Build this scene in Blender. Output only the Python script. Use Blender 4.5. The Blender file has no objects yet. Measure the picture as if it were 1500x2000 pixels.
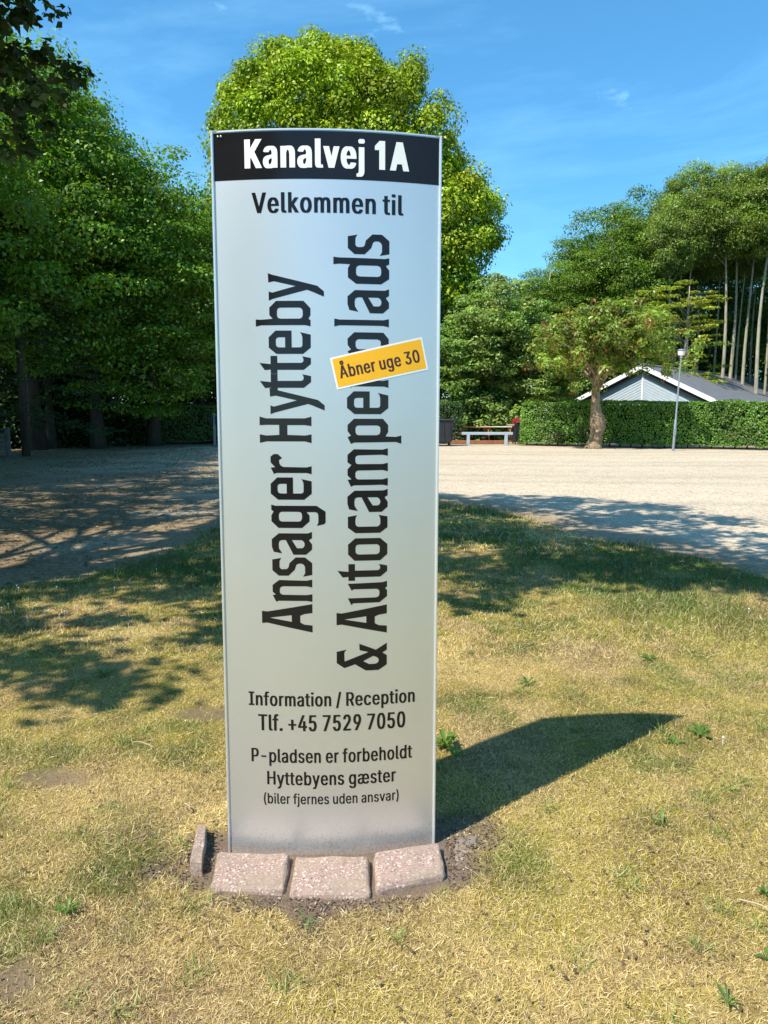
import bpy, bmesh, math, random
import numpy as np
from mathutils import Vector, Matrix, noise as mnoise

S = bpy.context.scene
COL = S.collection
R = math.radians

# ------------------------------------------------------------------ camera, sky, sun, exposure
cam_d = bpy.data.cameras.new('camera')
cam_d.sensor_fit = 'VERTICAL'; cam_d.sensor_height = 36.0; cam_d.sensor_width = 27.0
cam_d.lens = 1444.0 / 2000.0 * 36.0
cam_d.clip_start = 0.05; cam_d.clip_end = 2000.0
cam = bpy.data.objects.new('camera', cam_d); COL.objects.link(cam)
cam.location = (0, 0, 1.6); cam.rotation_euler = (R(90 - 7.9), 0, 0)
S.camera = cam

SUN_EL, SUN_ROT = R(54.4), math.atan2(-0.782, -0.623)
SH = (0.5594, 0.446)                      # shadow offset per metre of height
world = bpy.data.worlds.new('World'); S.world = world; world.use_nodes = True
wn, wl = world.node_tree.nodes, world.node_tree.links
sky = wn.new('ShaderNodeTexSky'); sky.sky_type = 'NISHITA'; sky.sun_disc = False
sky.sun_elevation = SUN_EL; sky.sun_rotation = SUN_ROT
sky.air_density = 1.0; sky.dust_density = 0.3; sky.ozone_density = 2.6; sky.altitude = 30
tc = wn.new('ShaderNodeTexCoord')
mp = wn.new('ShaderNodeMapping'); mp.inputs['Scale'].default_value = (1.3, 1.3, 3.6); mp.inputs['Rotation'].default_value = (0.25, 0.2, 0.4)
n1 = wn.new('ShaderNodeTexNoise'); n1.inputs['Scale'].default_value = 1.5; n1.inputs['Detail'].default_value = 9; n1.inputs['Roughness'].default_value = 0.6; n1.inputs['Distortion'].default_value = 0.5
r1 = wn.new('ShaderNodeValToRGB'); r1.color_ramp.elements[0].position = 0.47; r1.color_ramp.elements[0].color = (0.06, 0.06, 0.06, 1); r1.color_ramp.elements[1].position = 0.85; r1.color_ramp.elements[1].color = (0.42, 0.42, 0.42, 1)
mx = wn.new('ShaderNodeMix'); mx.data_type = 'RGBA'
mx.inputs[7].default_value = (7.0, 7.8, 8.8, 1)
wl.new(tc.outputs['Generated'], mp.inputs['Vector']); wl.new(mp.outputs[0], n1.inputs['Vector'])
wl.new(n1.outputs[0], r1.inputs[0]); wl.new(r1.outputs[0], mx.inputs[0])
wl.new(sky.outputs[0], mx.inputs[6])
n3 = wn.new('ShaderNodeTexNoise'); n3.inputs['Scale'].default_value = 9.0; n3.inputs['Detail'].default_value = 7; n3.inputs['Roughness'].default_value = 0.55
mp3 = wn.new('ShaderNodeMapping'); mp3.inputs['Scale'].default_value = (1, 1, 2.4); mp3.inputs['Location'].default_value = (5.3, 2.2, .9)
wl.new(tc.outputs['Generated'], mp3.inputs['Vector']); wl.new(mp3.outputs[0], n3.inputs['Vector'])
r3 = wn.new('ShaderNodeValToRGB'); r3.color_ramp.elements[0].position = 0.645; r3.color_ramp.elements[0].color = (0, 0, 0, 1); r3.color_ramp.elements[1].position = 0.78; r3.color_ramp.elements[1].color = (.45, .45, .45, 1)
wl.new(n3.outputs[0], r3.inputs[0])
ad = wn.new('ShaderNodeMath'); ad.operation = 'ADD'; ad.use_clamp = True
wl.new(r1.outputs[0], ad.inputs[0]); wl.new(r3.outputs[0], ad.inputs[1]); wl.new(ad.outputs[0], mx.inputs[0])
hs = wn.new('ShaderNodeHueSaturation'); hs.inputs['Saturation'].default_value = 1.12; hs.inputs['Hue'].default_value = 0.495
tn = wn.new('ShaderNodeMix'); tn.data_type = 'RGBA'; tn.blend_type = 'MULTIPLY'; tn.inputs[0].default_value = 1; tn.inputs[7].default_value = (.60, .88, 1.02, 1)
wl.new(mx.outputs[2], tn.inputs[6]); wl.new(tn.outputs[2], hs.inputs['Color'])
wl.new(hs.outputs[0], wn['Background'].inputs['Color']); wn['Background'].inputs['Strength'].default_value = 0.135

sun_d = bpy.data.lights.new('sun', 'SUN'); sun_d.energy = 4.8; sun_d.angle = R(0.53); sun_d.color = (1.0, 0.93, 0.80)
sun = bpy.data.objects.new('sun', sun_d); COL.objects.link(sun)
to_sun = Vector((-0.782 * math.cos(SUN_EL), -0.623 * math.cos(SUN_EL), math.sin(SUN_EL)))
sun.rotation_euler = to_sun.to_track_quat('Z', 'Y').to_euler()
sun.location = to_sun * 30

S.view_settings.view_transform = 'Standard'; S.view_settings.look = 'None'
S.view_settings.exposure = 0.68; S.view_settings.gamma = 1.0; S.view_settings.use_curve_mapping = False
S.cycles.use_denoising = True
S.cycles.max_bounces = 8; S.cycles.diffuse_bounces = 4; S.cycles.transmission_bounces = 4; S.cycles.glossy_bounces = 3
S.cycles.sample_clamp_indirect = 6.0
S.cycles.use_fast_gi = False

# ------------------------------------------------------------------ helpers
rng = np.random.default_rng(11)
random.seed(5)

_tab = np.random.default_rng(3).random((256, 256))
def vnoise(x, y, k=0):
    x = np.asarray(x, float) + 37.3 * k; y = np.asarray(y, float) + 91.7 * k
    xi = np.floor(x).astype(int); yi = np.floor(y).astype(int)
    fx = x - xi; fy = y - yi
    fx = fx * fx * (3 - 2 * fx); fy = fy * fy * (3 - 2 * fy)
    a = _tab[xi % 256, yi % 256]; b = _tab[(xi + 1) % 256, yi % 256]
    c = _tab[xi % 256, (yi + 1) % 256]; d = _tab[(xi + 1) % 256, (yi + 1) % 256]
    return (a * (1 - fx) + b * fx) * (1 - fy) + (c * (1 - fx) + d * fx) * fy
def fbm(x, y, s=1.0, k=0, oct=4):
    t = 0; a = 1; tot = 0
    for i in range(oct):
        t = t + a * vnoise(x * s, y * s, k + i); tot += a; a *= 0.55; s *= 2.1
    return t / tot
def sstep(a, b, x):
    t = np.clip((x - a) / (b - a), 0, 1); return t * t * (3 - 2 * t)

def tag(o, label=None, cat=None, group=None, kind=None):
    if label: o['label'] = label
    if cat: o['category'] = cat
    if group: o['group'] = group
    if kind: o['kind'] = kind
    return o
def empty(name, loc=(0, 0, 0), rot=(0, 0, 0), **k):
    o = bpy.data.objects.new(name, None); COL.objects.link(o)
    o.location = loc; o.rotation_euler = rot; o.empty_display_size = 0.1
    return tag(o, **k)
def link(name, me, m=None, parent=None, loc=None, rot=None):
    o = bpy.data.objects.new(name, me); COL.objects.link(o)
    if m is not None and not me.materials: me.materials.append(m)
    if parent is not None: o.parent = parent
    if loc is not None: o.location = loc
    if rot is not None: o.rotation_euler = rot
    return o
def np_mesh(name, V, F, col=None, smooth=False):
    """V (n,3); F (m,k) with constant k"""
    me = bpy.data.meshes.new(name)
    V = np.ascontiguousarray(V, np.float32); F = np.ascontiguousarray(F, np.int32)
    m, k = F.shape
    me.vertices.add(len(V)); me.vertices.foreach_set('co', V.ravel())
    me.loops.add(m * k); me.loops.foreach_set('vertex_index', F.ravel())
    me.polygons.add(m); me.polygons.foreach_set('loop_start', np.arange(0, m * k, k, dtype=np.int32))
    if smooth: me.polygons.foreach_set('use_smooth', np.ones(m, bool))
    me.update(calc_edges=True)
    if col is not None:
        a = me.attributes.new('Col', 'FLOAT_COLOR', 'POINT')
        c = np.ones((len(V), 4), np.float32); c[:, :3] = col
        a.data.foreach_set('color', c.ravel())
    return me
def bm_mesh(bm, smooth=False, sharp=None):
    me = bpy.data.meshes.new('m'); bm.normal_update(); bm.to_mesh(me); bm.free()
    if smooth:
        for p in me.polygons: p.use_smooth = True
        if sharp: me.set_sharp_from_angle(angle=R(sharp))
    return me
def add_box(bm, c, s, rot=None, bev=0.0):
    M = Matrix.Translation(Vector(c))
    if rot is not None: M = M @ rot.to_4x4()
    M = M @ Matrix.Diagonal((s[0], s[1], s[2], 1))
    r = bmesh.ops.create_cube(bm, size=1.0, matrix=M)
    if bev:
        es = list({e for v in r['verts'] for e in v.link_edges})
        bmesh.ops.bevel(bm, geom=es, offset=bev, segments=1, affect='EDGES')
def box_obj(name, c, s, m, parent=None, rot=None, bev=0.0):
    bm = bmesh.new(); add_box(bm, (0, 0, 0), s, rot, bev)
    return link(name, bm_mesh(bm), m, parent, loc=c)
def bar(bm, p0, p1, w, h=None):
    """square bar between two points"""
    p0 = Vector(p0); p1 = Vector(p1); d = p1 - p0; L = d.length
    q = d.to_track_quat('X', 'Z').to_matrix()
    add_box(bm, (p0 + p1) / 2, (L, w, h or w), q)
def tube(bm, pts, rads, seg=8, jag=0.0, cap=True):
    rings = []; n = len(pts); pts = [Vector(p) for p in pts]
    ref = Vector((0.31, 0.17, 0.1))
    for i, p in enumerate(pts):
        t = (pts[min(i + 1, n - 1)] - pts[max(i - 1, 0)]).normalized()
        a = t.cross(Vector((1, 0, 0)) if abs(t.x) < .9 else Vector((0, 1, 0))).normalized(); b = t.cross(a)
        ring = []
        for k in range(seg):
            an = 2 * math.pi * k / seg
            r = rads[i]
            if jag:
                q = p + (a * math.cos(an) + b * math.sin(an)) * r
                r *= 1 + jag * (mnoise.noise(q * (0.55 / max(rads[0], .02)) + ref * 7) + .5 * mnoise.noise(q * (1.6 / max(rads[0], .02))))
            ring.append(bm.verts.new(p + (a * math.cos(an) + b * math.sin(an)) * r))
        rings.append(ring)
    for i in range(n - 1):
        for k in range(seg):
            bm.faces.new((rings[i][k], rings[i][(k + 1) % seg], rings[i + 1][(k + 1) % seg], rings[i + 1][k]))
    if cap:
        bm.faces.new(rings[0][::-1]); bm.faces.new(rings[-1])

# ------------------------------------------------------------------ materials
def newmat(name):
    m = bpy.data.materials.new(name); m.use_nodes = True
    nt = m.node_tree; b = nt.nodes['Principled BSDF']
    return m, nt, b
def noise_node(nt, scale, detail=4, rough=.6, coord='Object'):
    t = nt.nodes.new('ShaderNodeTexCoord'); n = nt.nodes.new('ShaderNodeTexNoise')
    n.inputs['Scale'].default_value = scale; n.inputs['Detail'].default_value = detail; n.inputs['Roughness'].default_value = rough
    nt.links.new(t.outputs[coord], n.inputs['Vector']); return n, t
def ramp(nt, src, stops):
    r = nt.nodes.new('ShaderNodeValToRGB'); e = r.color_ramp.elements
    while len(e) < len(stops): e.new(0.5)
    for i, (p, c) in enumerate(stops):
        e[i].position = p; e[i].color = (*c, 1) if len(c) == 3 else c
    nt.links.new(src, r.inputs[0]); return r
def bump(nt, b, src, strength=.3, dist=.01):
    bp = nt.nodes.new('ShaderNodeBump'); bp.inputs['Strength'].default_value = strength; bp.inputs['Distance'].default_value = dist
    nt.links.new(src, bp.inputs['Height']); nt.links.new(bp.outputs[0], b.inputs['Normal']); return bp
def plain(name, c, rough=.6, metal=0.0, var=.25, scale=6, bmp=0.0, spec=.5, coat=0.0):
    m, nt, b = newmat(name)
    n, _ = noise_node(nt, scale, 5, .65)
    r = ramp(nt, n.outputs[0], [(0.3, tuple(x * (1 - var) for x in c)), (0.7, tuple(min(1, x * (1 + var)) for x in c))])
    nt.links.new(r.outputs[0], b.inputs['Base Color'])
    b.inputs['Roughness'].default_value = rough; b.inputs['Metallic'].default_value = metal
    b.inputs['Specular IOR Level'].default_value = spec; b.inputs['Coat Weight'].default_value = coat
    if bmp: bump(nt, b, n.outputs[0], bmp, .02)
    return m
def leafmat(name, trans=.35, gloss=.05, tint=(1.15, 1.2, .5)):
    m = bpy.data.materials.new(name); m.use_nodes = True; nt = m.node_tree; nt.nodes.remove(nt.nodes['Principled BSDF'])
    out = nt.nodes['Material Output']; at = nt.nodes.new('ShaderNodeAttribute'); at.attribute_name = 'Col'
    d = nt.nodes.new('ShaderNodeBsdfDiffuse'); t = nt.nodes.new('ShaderNodeBsdfTranslucent'); g = nt.nodes.new('ShaderNodeBsdfGlossy')
    g.inputs['Roughness'].default_value = .45; g.inputs['Color'].default_value = (1, 1, 1, 1)
    mu = nt.nodes.new('ShaderNodeMix'); mu.data_type = 'RGBA'; mu.blend_type = 'MULTIPLY'; mu.inputs[0].default_value = 1
    mu.inputs[7].default_value = (*tint, 1)
    nt.links.new(at.outputs['Color'], d.inputs['Color']); nt.links.new(at.outputs['Color'], mu.inputs[6]); nt.links.new(mu.outputs[2], t.inputs['Color'])
    a = nt.nodes.new('ShaderNodeMixShader'); a.inputs[0].default_value = trans
    nt.links.new(d.outputs[0], a.inputs[1]); nt.links.new(t.outputs[0], a.inputs[2])
    c = nt.nodes.new('ShaderNodeMixShader'); c.inputs[0].default_value = gloss
    nt.links.new(a.outputs[0], c.inputs[1]); nt.links.new(g.outputs[0], c.inputs[2]); nt.links.new(c.outputs[0], out.inputs['Surface'])
    return m
M_leaf = leafmat('leaf', .40, .025)
M_leaf_dense = leafmat('leaf_dense', .22, .02)
M_hedge = leafmat('hedge_leaf', .35, .03)
M_grass = leafmat('grass_blade', .25, .03, (1.1, 1.1, .8))

def bark(name, c1, c2, scale=3.0, bm_=.6, zs=.35):
    m, nt, b = newmat(name)
    t = nt.nodes.new('ShaderNodeTexCoord'); mpn = nt.nodes.new('ShaderNodeMapping'); mpn.inputs['Scale'].default_value = (1, 1, zs)
    n = nt.nodes.new('ShaderNodeTexNoise'); n.inputs['Scale'].default_value = scale; n.inputs['Detail'].default_value = 8; n.inputs['Roughness'].default_value = .7
    nt.links.new(t.outputs['Object'], mpn.inputs[0]); nt.links.new(mpn.outputs[0], n.inputs['Vector'])
    r = ramp(nt, n.outputs[0], [(0.32, c1), (0.68, c2)]); nt.links.new(r.outputs[0], b.inputs['Base Color'])
    b.inputs['Roughness'].default_value = .9; bump(nt, b, n.outputs[0], bm_, .05); return m
M_bark_dark = bark('bark_dark', (.02, .017, .012), (.07, .058, .042))
M_bark_grey = bark('bark_grey', (.18, .165, .12), (.46, .42, .31), 2.5, .3)
M_bark_gnarl = bark('bark_gnarled', (.10, .07, .04), (.42, .31, .19), 7, .9, .8)

# ------------------------------------------------------------------ ground sheets
def poly_sd(px, py, poly):
    """signed distance, positive inside"""
    P = np.array(poly); d = np.full(px.shape, 1e9); ins = np.zeros(px.shape, bool)
    for i in range(len(P)):
        a, b = P[i], P[(i + 1) % len(P)]; e = b - a
        wx, wy = px - a[0], py - a[1]
        t = np.clip((wx * e[0] + wy * e[1]) / (e @ e), 0, 1)
        d = np.minimum(d, np.hypot(wx - t * e[0], wy - t * e[1]))
        c = ((a[1] <= py) & (b[1] > py)) | ((b[1] <= py) & (a[1] > py))
        xs = a[0] + (py - a[1]) / (e[1] if abs(e[1]) > 1e-9 else 1e-9) * e[0]
        ins ^= c & (px < xs)
    return np.where(ins, d, -d)
LAWN = [(-14, -6), (14, -6), (14, 3.2), (9, 4.4), (6.3, 5.3), (4.7, 6.4), (3.81, 7.27), (3.53, 7.8), (3.22, 8.6), (2.72, 9.3), (2.36, 10.5), (1.92, 11.9), (1.0, 13.2),
        (-0.4, 13.7), (-1.7, 12.6), (-2.39, 10.6), (-2.53, 8.6), (-2.76, 7.7), (-3.05, 7.05), (-3.53, 6.62), (-5.0, 6.1), (-8, 5.6), (-14, 5.2)]
def lawn_sd(x, y):
    return poly_sd(x, y, LAWN) + (fbm(x, y, 1.6, 5) - .5) * .55
def lawn_z(x, y):
    return (fbm(x, y, .5, 1, 3) - .5) * .035 + (fbm(x, y, 5, 2, 2) - .5) * .014
def soil_mask(x, y):
    dx, dy = (x + .19) / .60, (y - 2.46) / .34
    r = np.sqrt(dx * dx + dy * dy) + (fbm(x, y, 7, 9) - .5) * .55
    m = 1 - sstep(.78, 1.08, r)
    # a few small bare spots
    for (cx, cy, rx, ry) in ((-1.2, 1.86, .26, .13), (-1.45, 3.05, .2, .1), (-.95, 3.75, .22, .12), (.32, 2.62, .2, .14), (1.95, 3.1, .2, .1)):
        q = np.hypot((x - cx) / rx, (y - cy) / ry) + (fbm(x, y, 8, 4) - .5) * .9
        m = np.maximum(m, .75 * (1 - sstep(.6, 1.15, q)))
    return m
def lawn_colour(x, y, jit=0.0):
    """straw / moss / green mix of the dried lawn"""
    n = fbm(x, y, .9, 20, 4) * .45 + fbm(x, y, 3.4, 24, 3) * .55
    g = sstep(.50, .68, n + jit)
    g = np.maximum(g * .75, sstep(.42, .62, fbm(x, y, .7, 31, 4) + jit) * sstep(4.6, 7.0, y + .25 * np.abs(x)) )
    g = np.maximum(g, .6 * sstep(6.5, 9, y) * sstep(.9, -.4, x))
    t = np.clip(fbm(x, y, 2.1, 40, 3) + jit, 0, 1)
    straw = np.stack([.62 + .6 * (t - .5), .46 + .5 * (t - .5), .165 + .24 * (t - .5)], -1)
    moss = np.stack([.50 + 0 * t, .42 + 0 * t, .065 + 0 * t], -1)
    green = np.stack([.13 + .1 * (t - .5), .20 + .1 * (t - .5), .035 + 0 * t], -1)
    pk = sstep(.5, .66, fbm(x, y, 1.3, 57, 4))[..., None] * .6; straw = straw * (1 - pk) + np.array([.56, .40, .215]) * pk
    mo = sstep(.42, .58, fbm(x, y, 1.7, 50, 4) + jit)[..., None] * .75
    c = straw * (1 - mo) + moss * mo
    c = c * (1 - g[..., None]) + green * g[..., None]
    return c, g

def grid_obj(name, x0, x1, y0, y1, st, zfn, cfn, m, keep=None):
    xs = np.arange(x0, x1 + st / 2, st); ys = np.arange(y0, y1 + st / 2, st)
    X, Y = np.meshgrid(xs, ys); nx, ny = len(xs), len(ys)
    Z = zfn(X, Y); V = np.stack([X, Y, Z], -1).reshape(-1, 3)
    I = np.arange(nx * ny).reshape(ny, nx)
    F = np.stack([I[:-1, :-1], I[:-1, 1:], I[1:, 1:], I[1:, :-1]], -1).reshape(-1, 4)
    if keep is not None:
        k = keep(X, Y); kf = (k[:-1, :-1] | k[1:, 1:] | k[:-1, 1:] | k[1:, :-1]).ravel(); F = F[kf]
        used = np.unique(F); mp_ = -np.ones(len(V), int); mp_[used] = np.arange(len(used)); V = V[used]; F = mp_[F]
        C = cfn(X, Y).reshape(-1, 3)[used]
    else: C = cfn(X, Y).reshape(-1, 3)
    return link(name, np_mesh(name, V, F, C, True), m)

def groundmat(name, s1, s2, amt, bumpd, rough=.95, vor=None):
    m, nt, b = newmat(name)
    at = nt.nodes.new('ShaderNodeAttribute'); at.attribute_name = 'Col'
    n, t = noise_node(nt, s1, 6, .7); n2 = nt.nodes.new('ShaderNodeTexNoise'); n2.inputs['Scale'].default_value = s2; n2.inputs['Detail'].default_value = 4
    nt.links.new(t.outputs['Object'], n2.inputs['Vector'])
    r = ramp(nt, n.outputs[0], [(.3, (1 - amt,) * 3), (.7, (1 + amt * .6,) * 3)])
    r2 = ramp(nt, n2.outputs[0], [(.3, (1 - amt * .8,) * 3), (.7, (1 + amt * .5,) * 3)])
    a = nt.nodes.new('ShaderNodeMix'); a.data_type = 'RGBA'; a.blend_type = 'MULTIPLY'; a.inputs[0].default_value = 1
    nt.links.new(at.outputs['Color'], a.inputs[6]); nt.links.new(r.outputs[0], a.inputs[7])
    c = nt.nodes.new('ShaderNodeMix'); c.data_type = 'RGBA'; c.blend_type = 'MULTIPLY'; c.inputs[0].default_value = 1
    nt.links.new(a.outputs[2], c.inputs[6]); nt.links.new(r2.outputs[0], c.inputs[7])
    last = c.outputs[2]; hsrc = n2.outputs[0]
    if vor:
        v = nt.nodes.new('ShaderNodeTexVoronoi'); v.inputs['Scale'].default_value = vor
        nt.links.new(t.outputs['Object'], v.inputs['Vector'])
        sp = nt.nodes.new('ShaderNodeSeparateColor'); nt.links.new(v.outputs['Color'], sp.inputs[0])
        rv = ramp(nt, sp.outputs[0], [(0.0, (.45, .45, .47)), (.25, (.85, .83, .80)), (.7, (1.05, 1.03, 1.0)), (1.0, (1.3, 1.28, 1.24))])
        d = nt.nodes.new('ShaderNodeMix'); d.data_type = 'RGBA'; d.blend_type = 'MULTIPLY'; d.inputs[0].default_value = .85
        nt.links.new(last, d.inputs[6]); nt.links.new(rv.outputs[0], d.inputs[7]); last = d.outputs[2]; hsrc = sp.outputs[0]
    nt.links.new(last, b.inputs['Base Color']); b.inputs['Roughness'].default_value = rough; b.inputs['Specular IOR Level'].default_value = .15
    bump(nt, b, hsrc, .8, bumpd); return m
M_lawn = groundmat('dry_turf', 90, 260, .35, .01)
M_gravel = groundmat('gravel', 3, 40, .12, .012, .95, 38)
M_dirt = groundmat('forest_floor', 2, 20, .4, .03)

def far_col(x, y):
    t = fbm(x, y, .2, 60)[..., None]
    return np.array([.10, .085, .045]) * (1 - t) + np.array([.09, .12, .035]) * t
gx = np.concatenate([np.linspace(-900, -50, 18), np.linspace(-45, 45, 31), np.linspace(50, 900, 18)])
X, Y = np.meshgrid(gx, gx + 20); I = np.arange(X.size).reshape(X.shape)
F = np.stack([I[:-1, :-1], I[:-1, 1:], I[1:, 1:], I[1:, :-1]], -1).reshape(-1, 4)
tag(link('ground', np_mesh('ground', np.stack([X, Y, 0 * X - .06], -1).reshape(-1, 3), F, far_col(X, Y).reshape(-1, 3), True), M_dirt), kind='structure')

def gravel_col(x, y):
    t = fbm(x, y, .5, 70)[..., None]; u = fbm(x, y, 2.2, 75)[..., None]
    c = np.array([.55, .465, .35]) * (1 - t * .4) + np.array([.52, .455, .37]) * t * .4
    tr = np.exp(-((np.mod(y + .06 * x + 1.2 * fbm(x, y * 0, .12, 97, 2), 5.2) - 2.0) / .28) ** 2) + np.exp(-((np.mod(y + .06 * x + 1.2 * fbm(x, y * 0, .12, 97, 2), 5.2) - 3.6) / .28) ** 2)
    c = c * (1 - .12 * tr)[..., None]
    c = c * (0.93 + .14 * u) * (.90 + .2 * fbm(x * .35, y * 1.6, .6, 93, 3))[..., None]
    l = (sstep(-1.6, -4.5, x + (fbm(x, y, .8, 77) - .5) * 3) * sstep(32, 12, y + (fbm(x, y, .6, 79) - .5) * 8))[..., None]
    soil = np.array([.17, .12, .065]) * (.7 + .6 * u)
    c = c * (1 - l * .92) + soil * l * .92
    l2 = (sstep(-7.0, -10.5, x + (fbm(x, y, .8, 83) - .5) * 3))[..., None]
    c = c * (1 - l2 * .75) + np.array([.16, .13, .07]) * l2 * .75
    # earthy rim along the lawn
    sd = lawn_sd(x, y); e = (sstep(-1.3, -.1, sd) * .75)[..., None]
    c = c * (1 - e) + np.array([.27, .19, .11]) * e
    # leaf mould strip in front of the hedges
    hy = 33.7 - (x - 6.4) * .4276; h = (sstep(-1.1, -.2, y - np.where(x > 6.0, hy, 35.0) + (fbm(x, y, 2, 88) - .5)) * .7)[..., None]
    return c * (1 - h) + np.array([.22, .14, .09]) * h
tag(grid_obj('gravel_yard', -24, 26, 3.4, 36.4, .2, lambda x, y: -.022 + (fbm(x, y, .35, 90, 3) - .5) * .03, gravel_col, M_gravel), kind='structure')

def lz(x, y):
    sd = lawn_sd(x, y)
    return lawn_z(x, y) + np.where(sd < .35, -(1 - sstep(-.35, .35, sd)) * .075, 0) - soil_mask(x, y) * .012
def lcol(x, y):
    c, g = lawn_colour(x, y); s = soil_mask(x, y)[..., None]
    c = c * (.38 + .46 * fbm(x, y, 9, 47, 3))[..., None]
    rim = (1 - sstep(.0, .5, lawn_sd(x, y)))[..., None] * .8
    c = c * (1 - rim) + np.array([.27, .20, .12]) * rim
    return c * (1 - s) + np.array([.20, .145, .105]) * (.75 + .5 * fbm(x, y, 20, 8)[..., None]) * s
tag(grid_obj('lawn', -9, 9, .4, 14.6, .055, lz, lcol, M_lawn, keep=lambda x, y: lawn_sd(x, y) > -.4), kind='structure')
# the lawn goes on beside and behind the camera
def far_lawn(x, y): return lcol(x, y)
tag(grid_obj('lawn', -14, 14, -6, .4, .25, lambda x, y: lawn_z(x, y) , lcol, M_lawn), kind='structure')

# ------------------------------------------------------------------ grass blades
def blades(N, x0, x1, y0, y1, lmin, lmax, w, seg2, jit, fan=True, xy=None):
    y = rng.uniform(y0, y1, N)
    if xy is not None: x, y = xy
    elif fan: x = rng.uniform(-1, 1, N) * (y * .62 + .35)
    else: x = rng.uniform(x0, x1, N)
    sd = lawn_sd(x, y); soil = soil_mask(x, y)
    k = (sd > rng.uniform(-.25, .25, N)) & (rng.random(N) > soil * 1.25) & (fbm(x, y, 6, 12, 3) + rng.random(N) * .5 > .42)
    # keep off the sign and its stones
    k &= ~((x > -.60) & (x < .21) & (y > 2.27) & (y < 2.68))
    k &= ~((x > -.70) & (x < -.62) & (y > 2.35) & (y < 2.63))
    x, y = x[k], y[k]; n = len(x)
    c, g = lawn_colour(x, y, rng.normal(0, jit, n))
    dry = rng.random(n) < .55 * (1 - g) + .08
    straw = np.array([.67, .52, .245]) * rng.uniform(.7, 1.12, n)[:, None]
    c = np.where(dry[:, None], straw, c) * rng.uniform(.75, 1.2, n)[:, None]
    dead = rng.random(n) < .10 + .25 * (fbm(x, y, 2.6, 61, 3) > .58)
    c = np.where(dead[:, None], np.array([.24, .16, .09]) * rng.uniform(.7, 1.3, n)[:, None], c)
    a = rng.uniform(0, 2 * np.pi, n)
    tilt = np.where(dry, rng.uniform(R(50), R(86), n), rng.uniform(R(15), R(65), n))
    L = rng.uniform(lmin, lmax, n) * (1 + 1.1 * g * (rng.random(n) < .4)) * np.where(dry, 1.25, 1.0) * (0.7 + .6 * fbm(x, y, 4, 15, 2))
    z = lz(x, y)
    dx, dy = np.cos(a), np.sin(a); sx, sy = -dy, dx
    W = w * rng.uniform(.6, 1.3, n)
    base = np.stack([x, y, z - .002], -1)
    d1 = np.stack([dx * np.sin(tilt), dy * np.sin(tilt), np.cos(tilt)], -1)
    t2 = np.clip(tilt + rng.uniform(-.1, .45, n), 0, R(95))
    d2 = np.stack([dx * np.sin(t2), dy * np.sin(t2), np.cos(t2)], -1)
    bend = rng.normal(0, .16, n)[:, None] * np.stack([sx, sy, 0 * sx], -1)
    s = np.stack([sx, sy, 0 * sx], -1) * (W / 2)[:, None]
    # roll of the blade so that some show their edge
    ro = rng.uniform(-.9, .9, n); s = s * np.cos(ro)[:, None] + np.stack([0 * sx, 0 * sx, W / 2 * np.sin(ro)], -1)
    if seg2:
        m = base + d1 * (L * .5)[:, None]; tip = m + (d2 + bend) * (L * .5)[:, None]
        m[:, 2] = np.maximum(m[:, 2], z + .003); tip[:, 2] = np.maximum(tip[:, 2], z + .004)
        V = np.stack([base - s, base + s, m + s * .85, m - s * .85, tip], 1).reshape(-1, 3)
        b = (np.arange(n) * 5)[:, None]
        F = np.concatenate([b + [0, 1, 2], b + [0, 2, 3], b + [3, 2, 4]]); C = np.repeat(c, 5, 0)
    else:
        tip = base + d1 * L[:, None]; tip[:, 2] = np.maximum(tip[:, 2], z + .006)
        V = np.stack([base - s, base + s, tip], 1).reshape(-1, 3); b = (np.arange(n) * 3)[:, None]
        F = b + [0, 1, 2]; C = np.repeat(c, 3, 0)
    return V, F, C
def merge(parts):
    V, F, C, o = [], [], [], 0
    for v, f, c in parts: V.append(v); F.append(f + o); C.append(c); o += len(v)
    return np.concatenate(V), np.concatenate(F), np.concatenate(C)
tc_ = np.stack([rng.uniform(-1, 1, 150), rng.uniform(1.5, 6.5, 150)], 1); tc_[:, 0] *= tc_[:, 1] * .6 + .3
tq = np.repeat(tc_, 45, 0) + rng.normal(0, .022, (150 * 45, 2))
tv, tf, tcol = blades(len(tq), 0, 0, 0, 0, .03, .07, .0030, True, .02, xy=(tq[:, 0], tq[:, 1]))
tcol = tcol * .25 + np.array([.15, .24, .035]) * .75 * (.7 + .6 * np.repeat(rng.random(len(tcol) // 5), 5)[:, None])
g = merge([(tv, tf, tcol), blades(460000, 0, 0, 1.35, 4.6, .010, .030, .0021, True, .07), blades(200000, 0, 0, 4.6, 8.2, .018, .042, .0055, False, .06), blades(70000, 0, 0, 8.2, 14, .03, .06, .014, False, .05)])
tag(link('grass', np_mesh('grass', *g), M_grass), 'short dried summer grass with greener patches around the tall sign', 'grass', kind='stuff')

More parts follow.
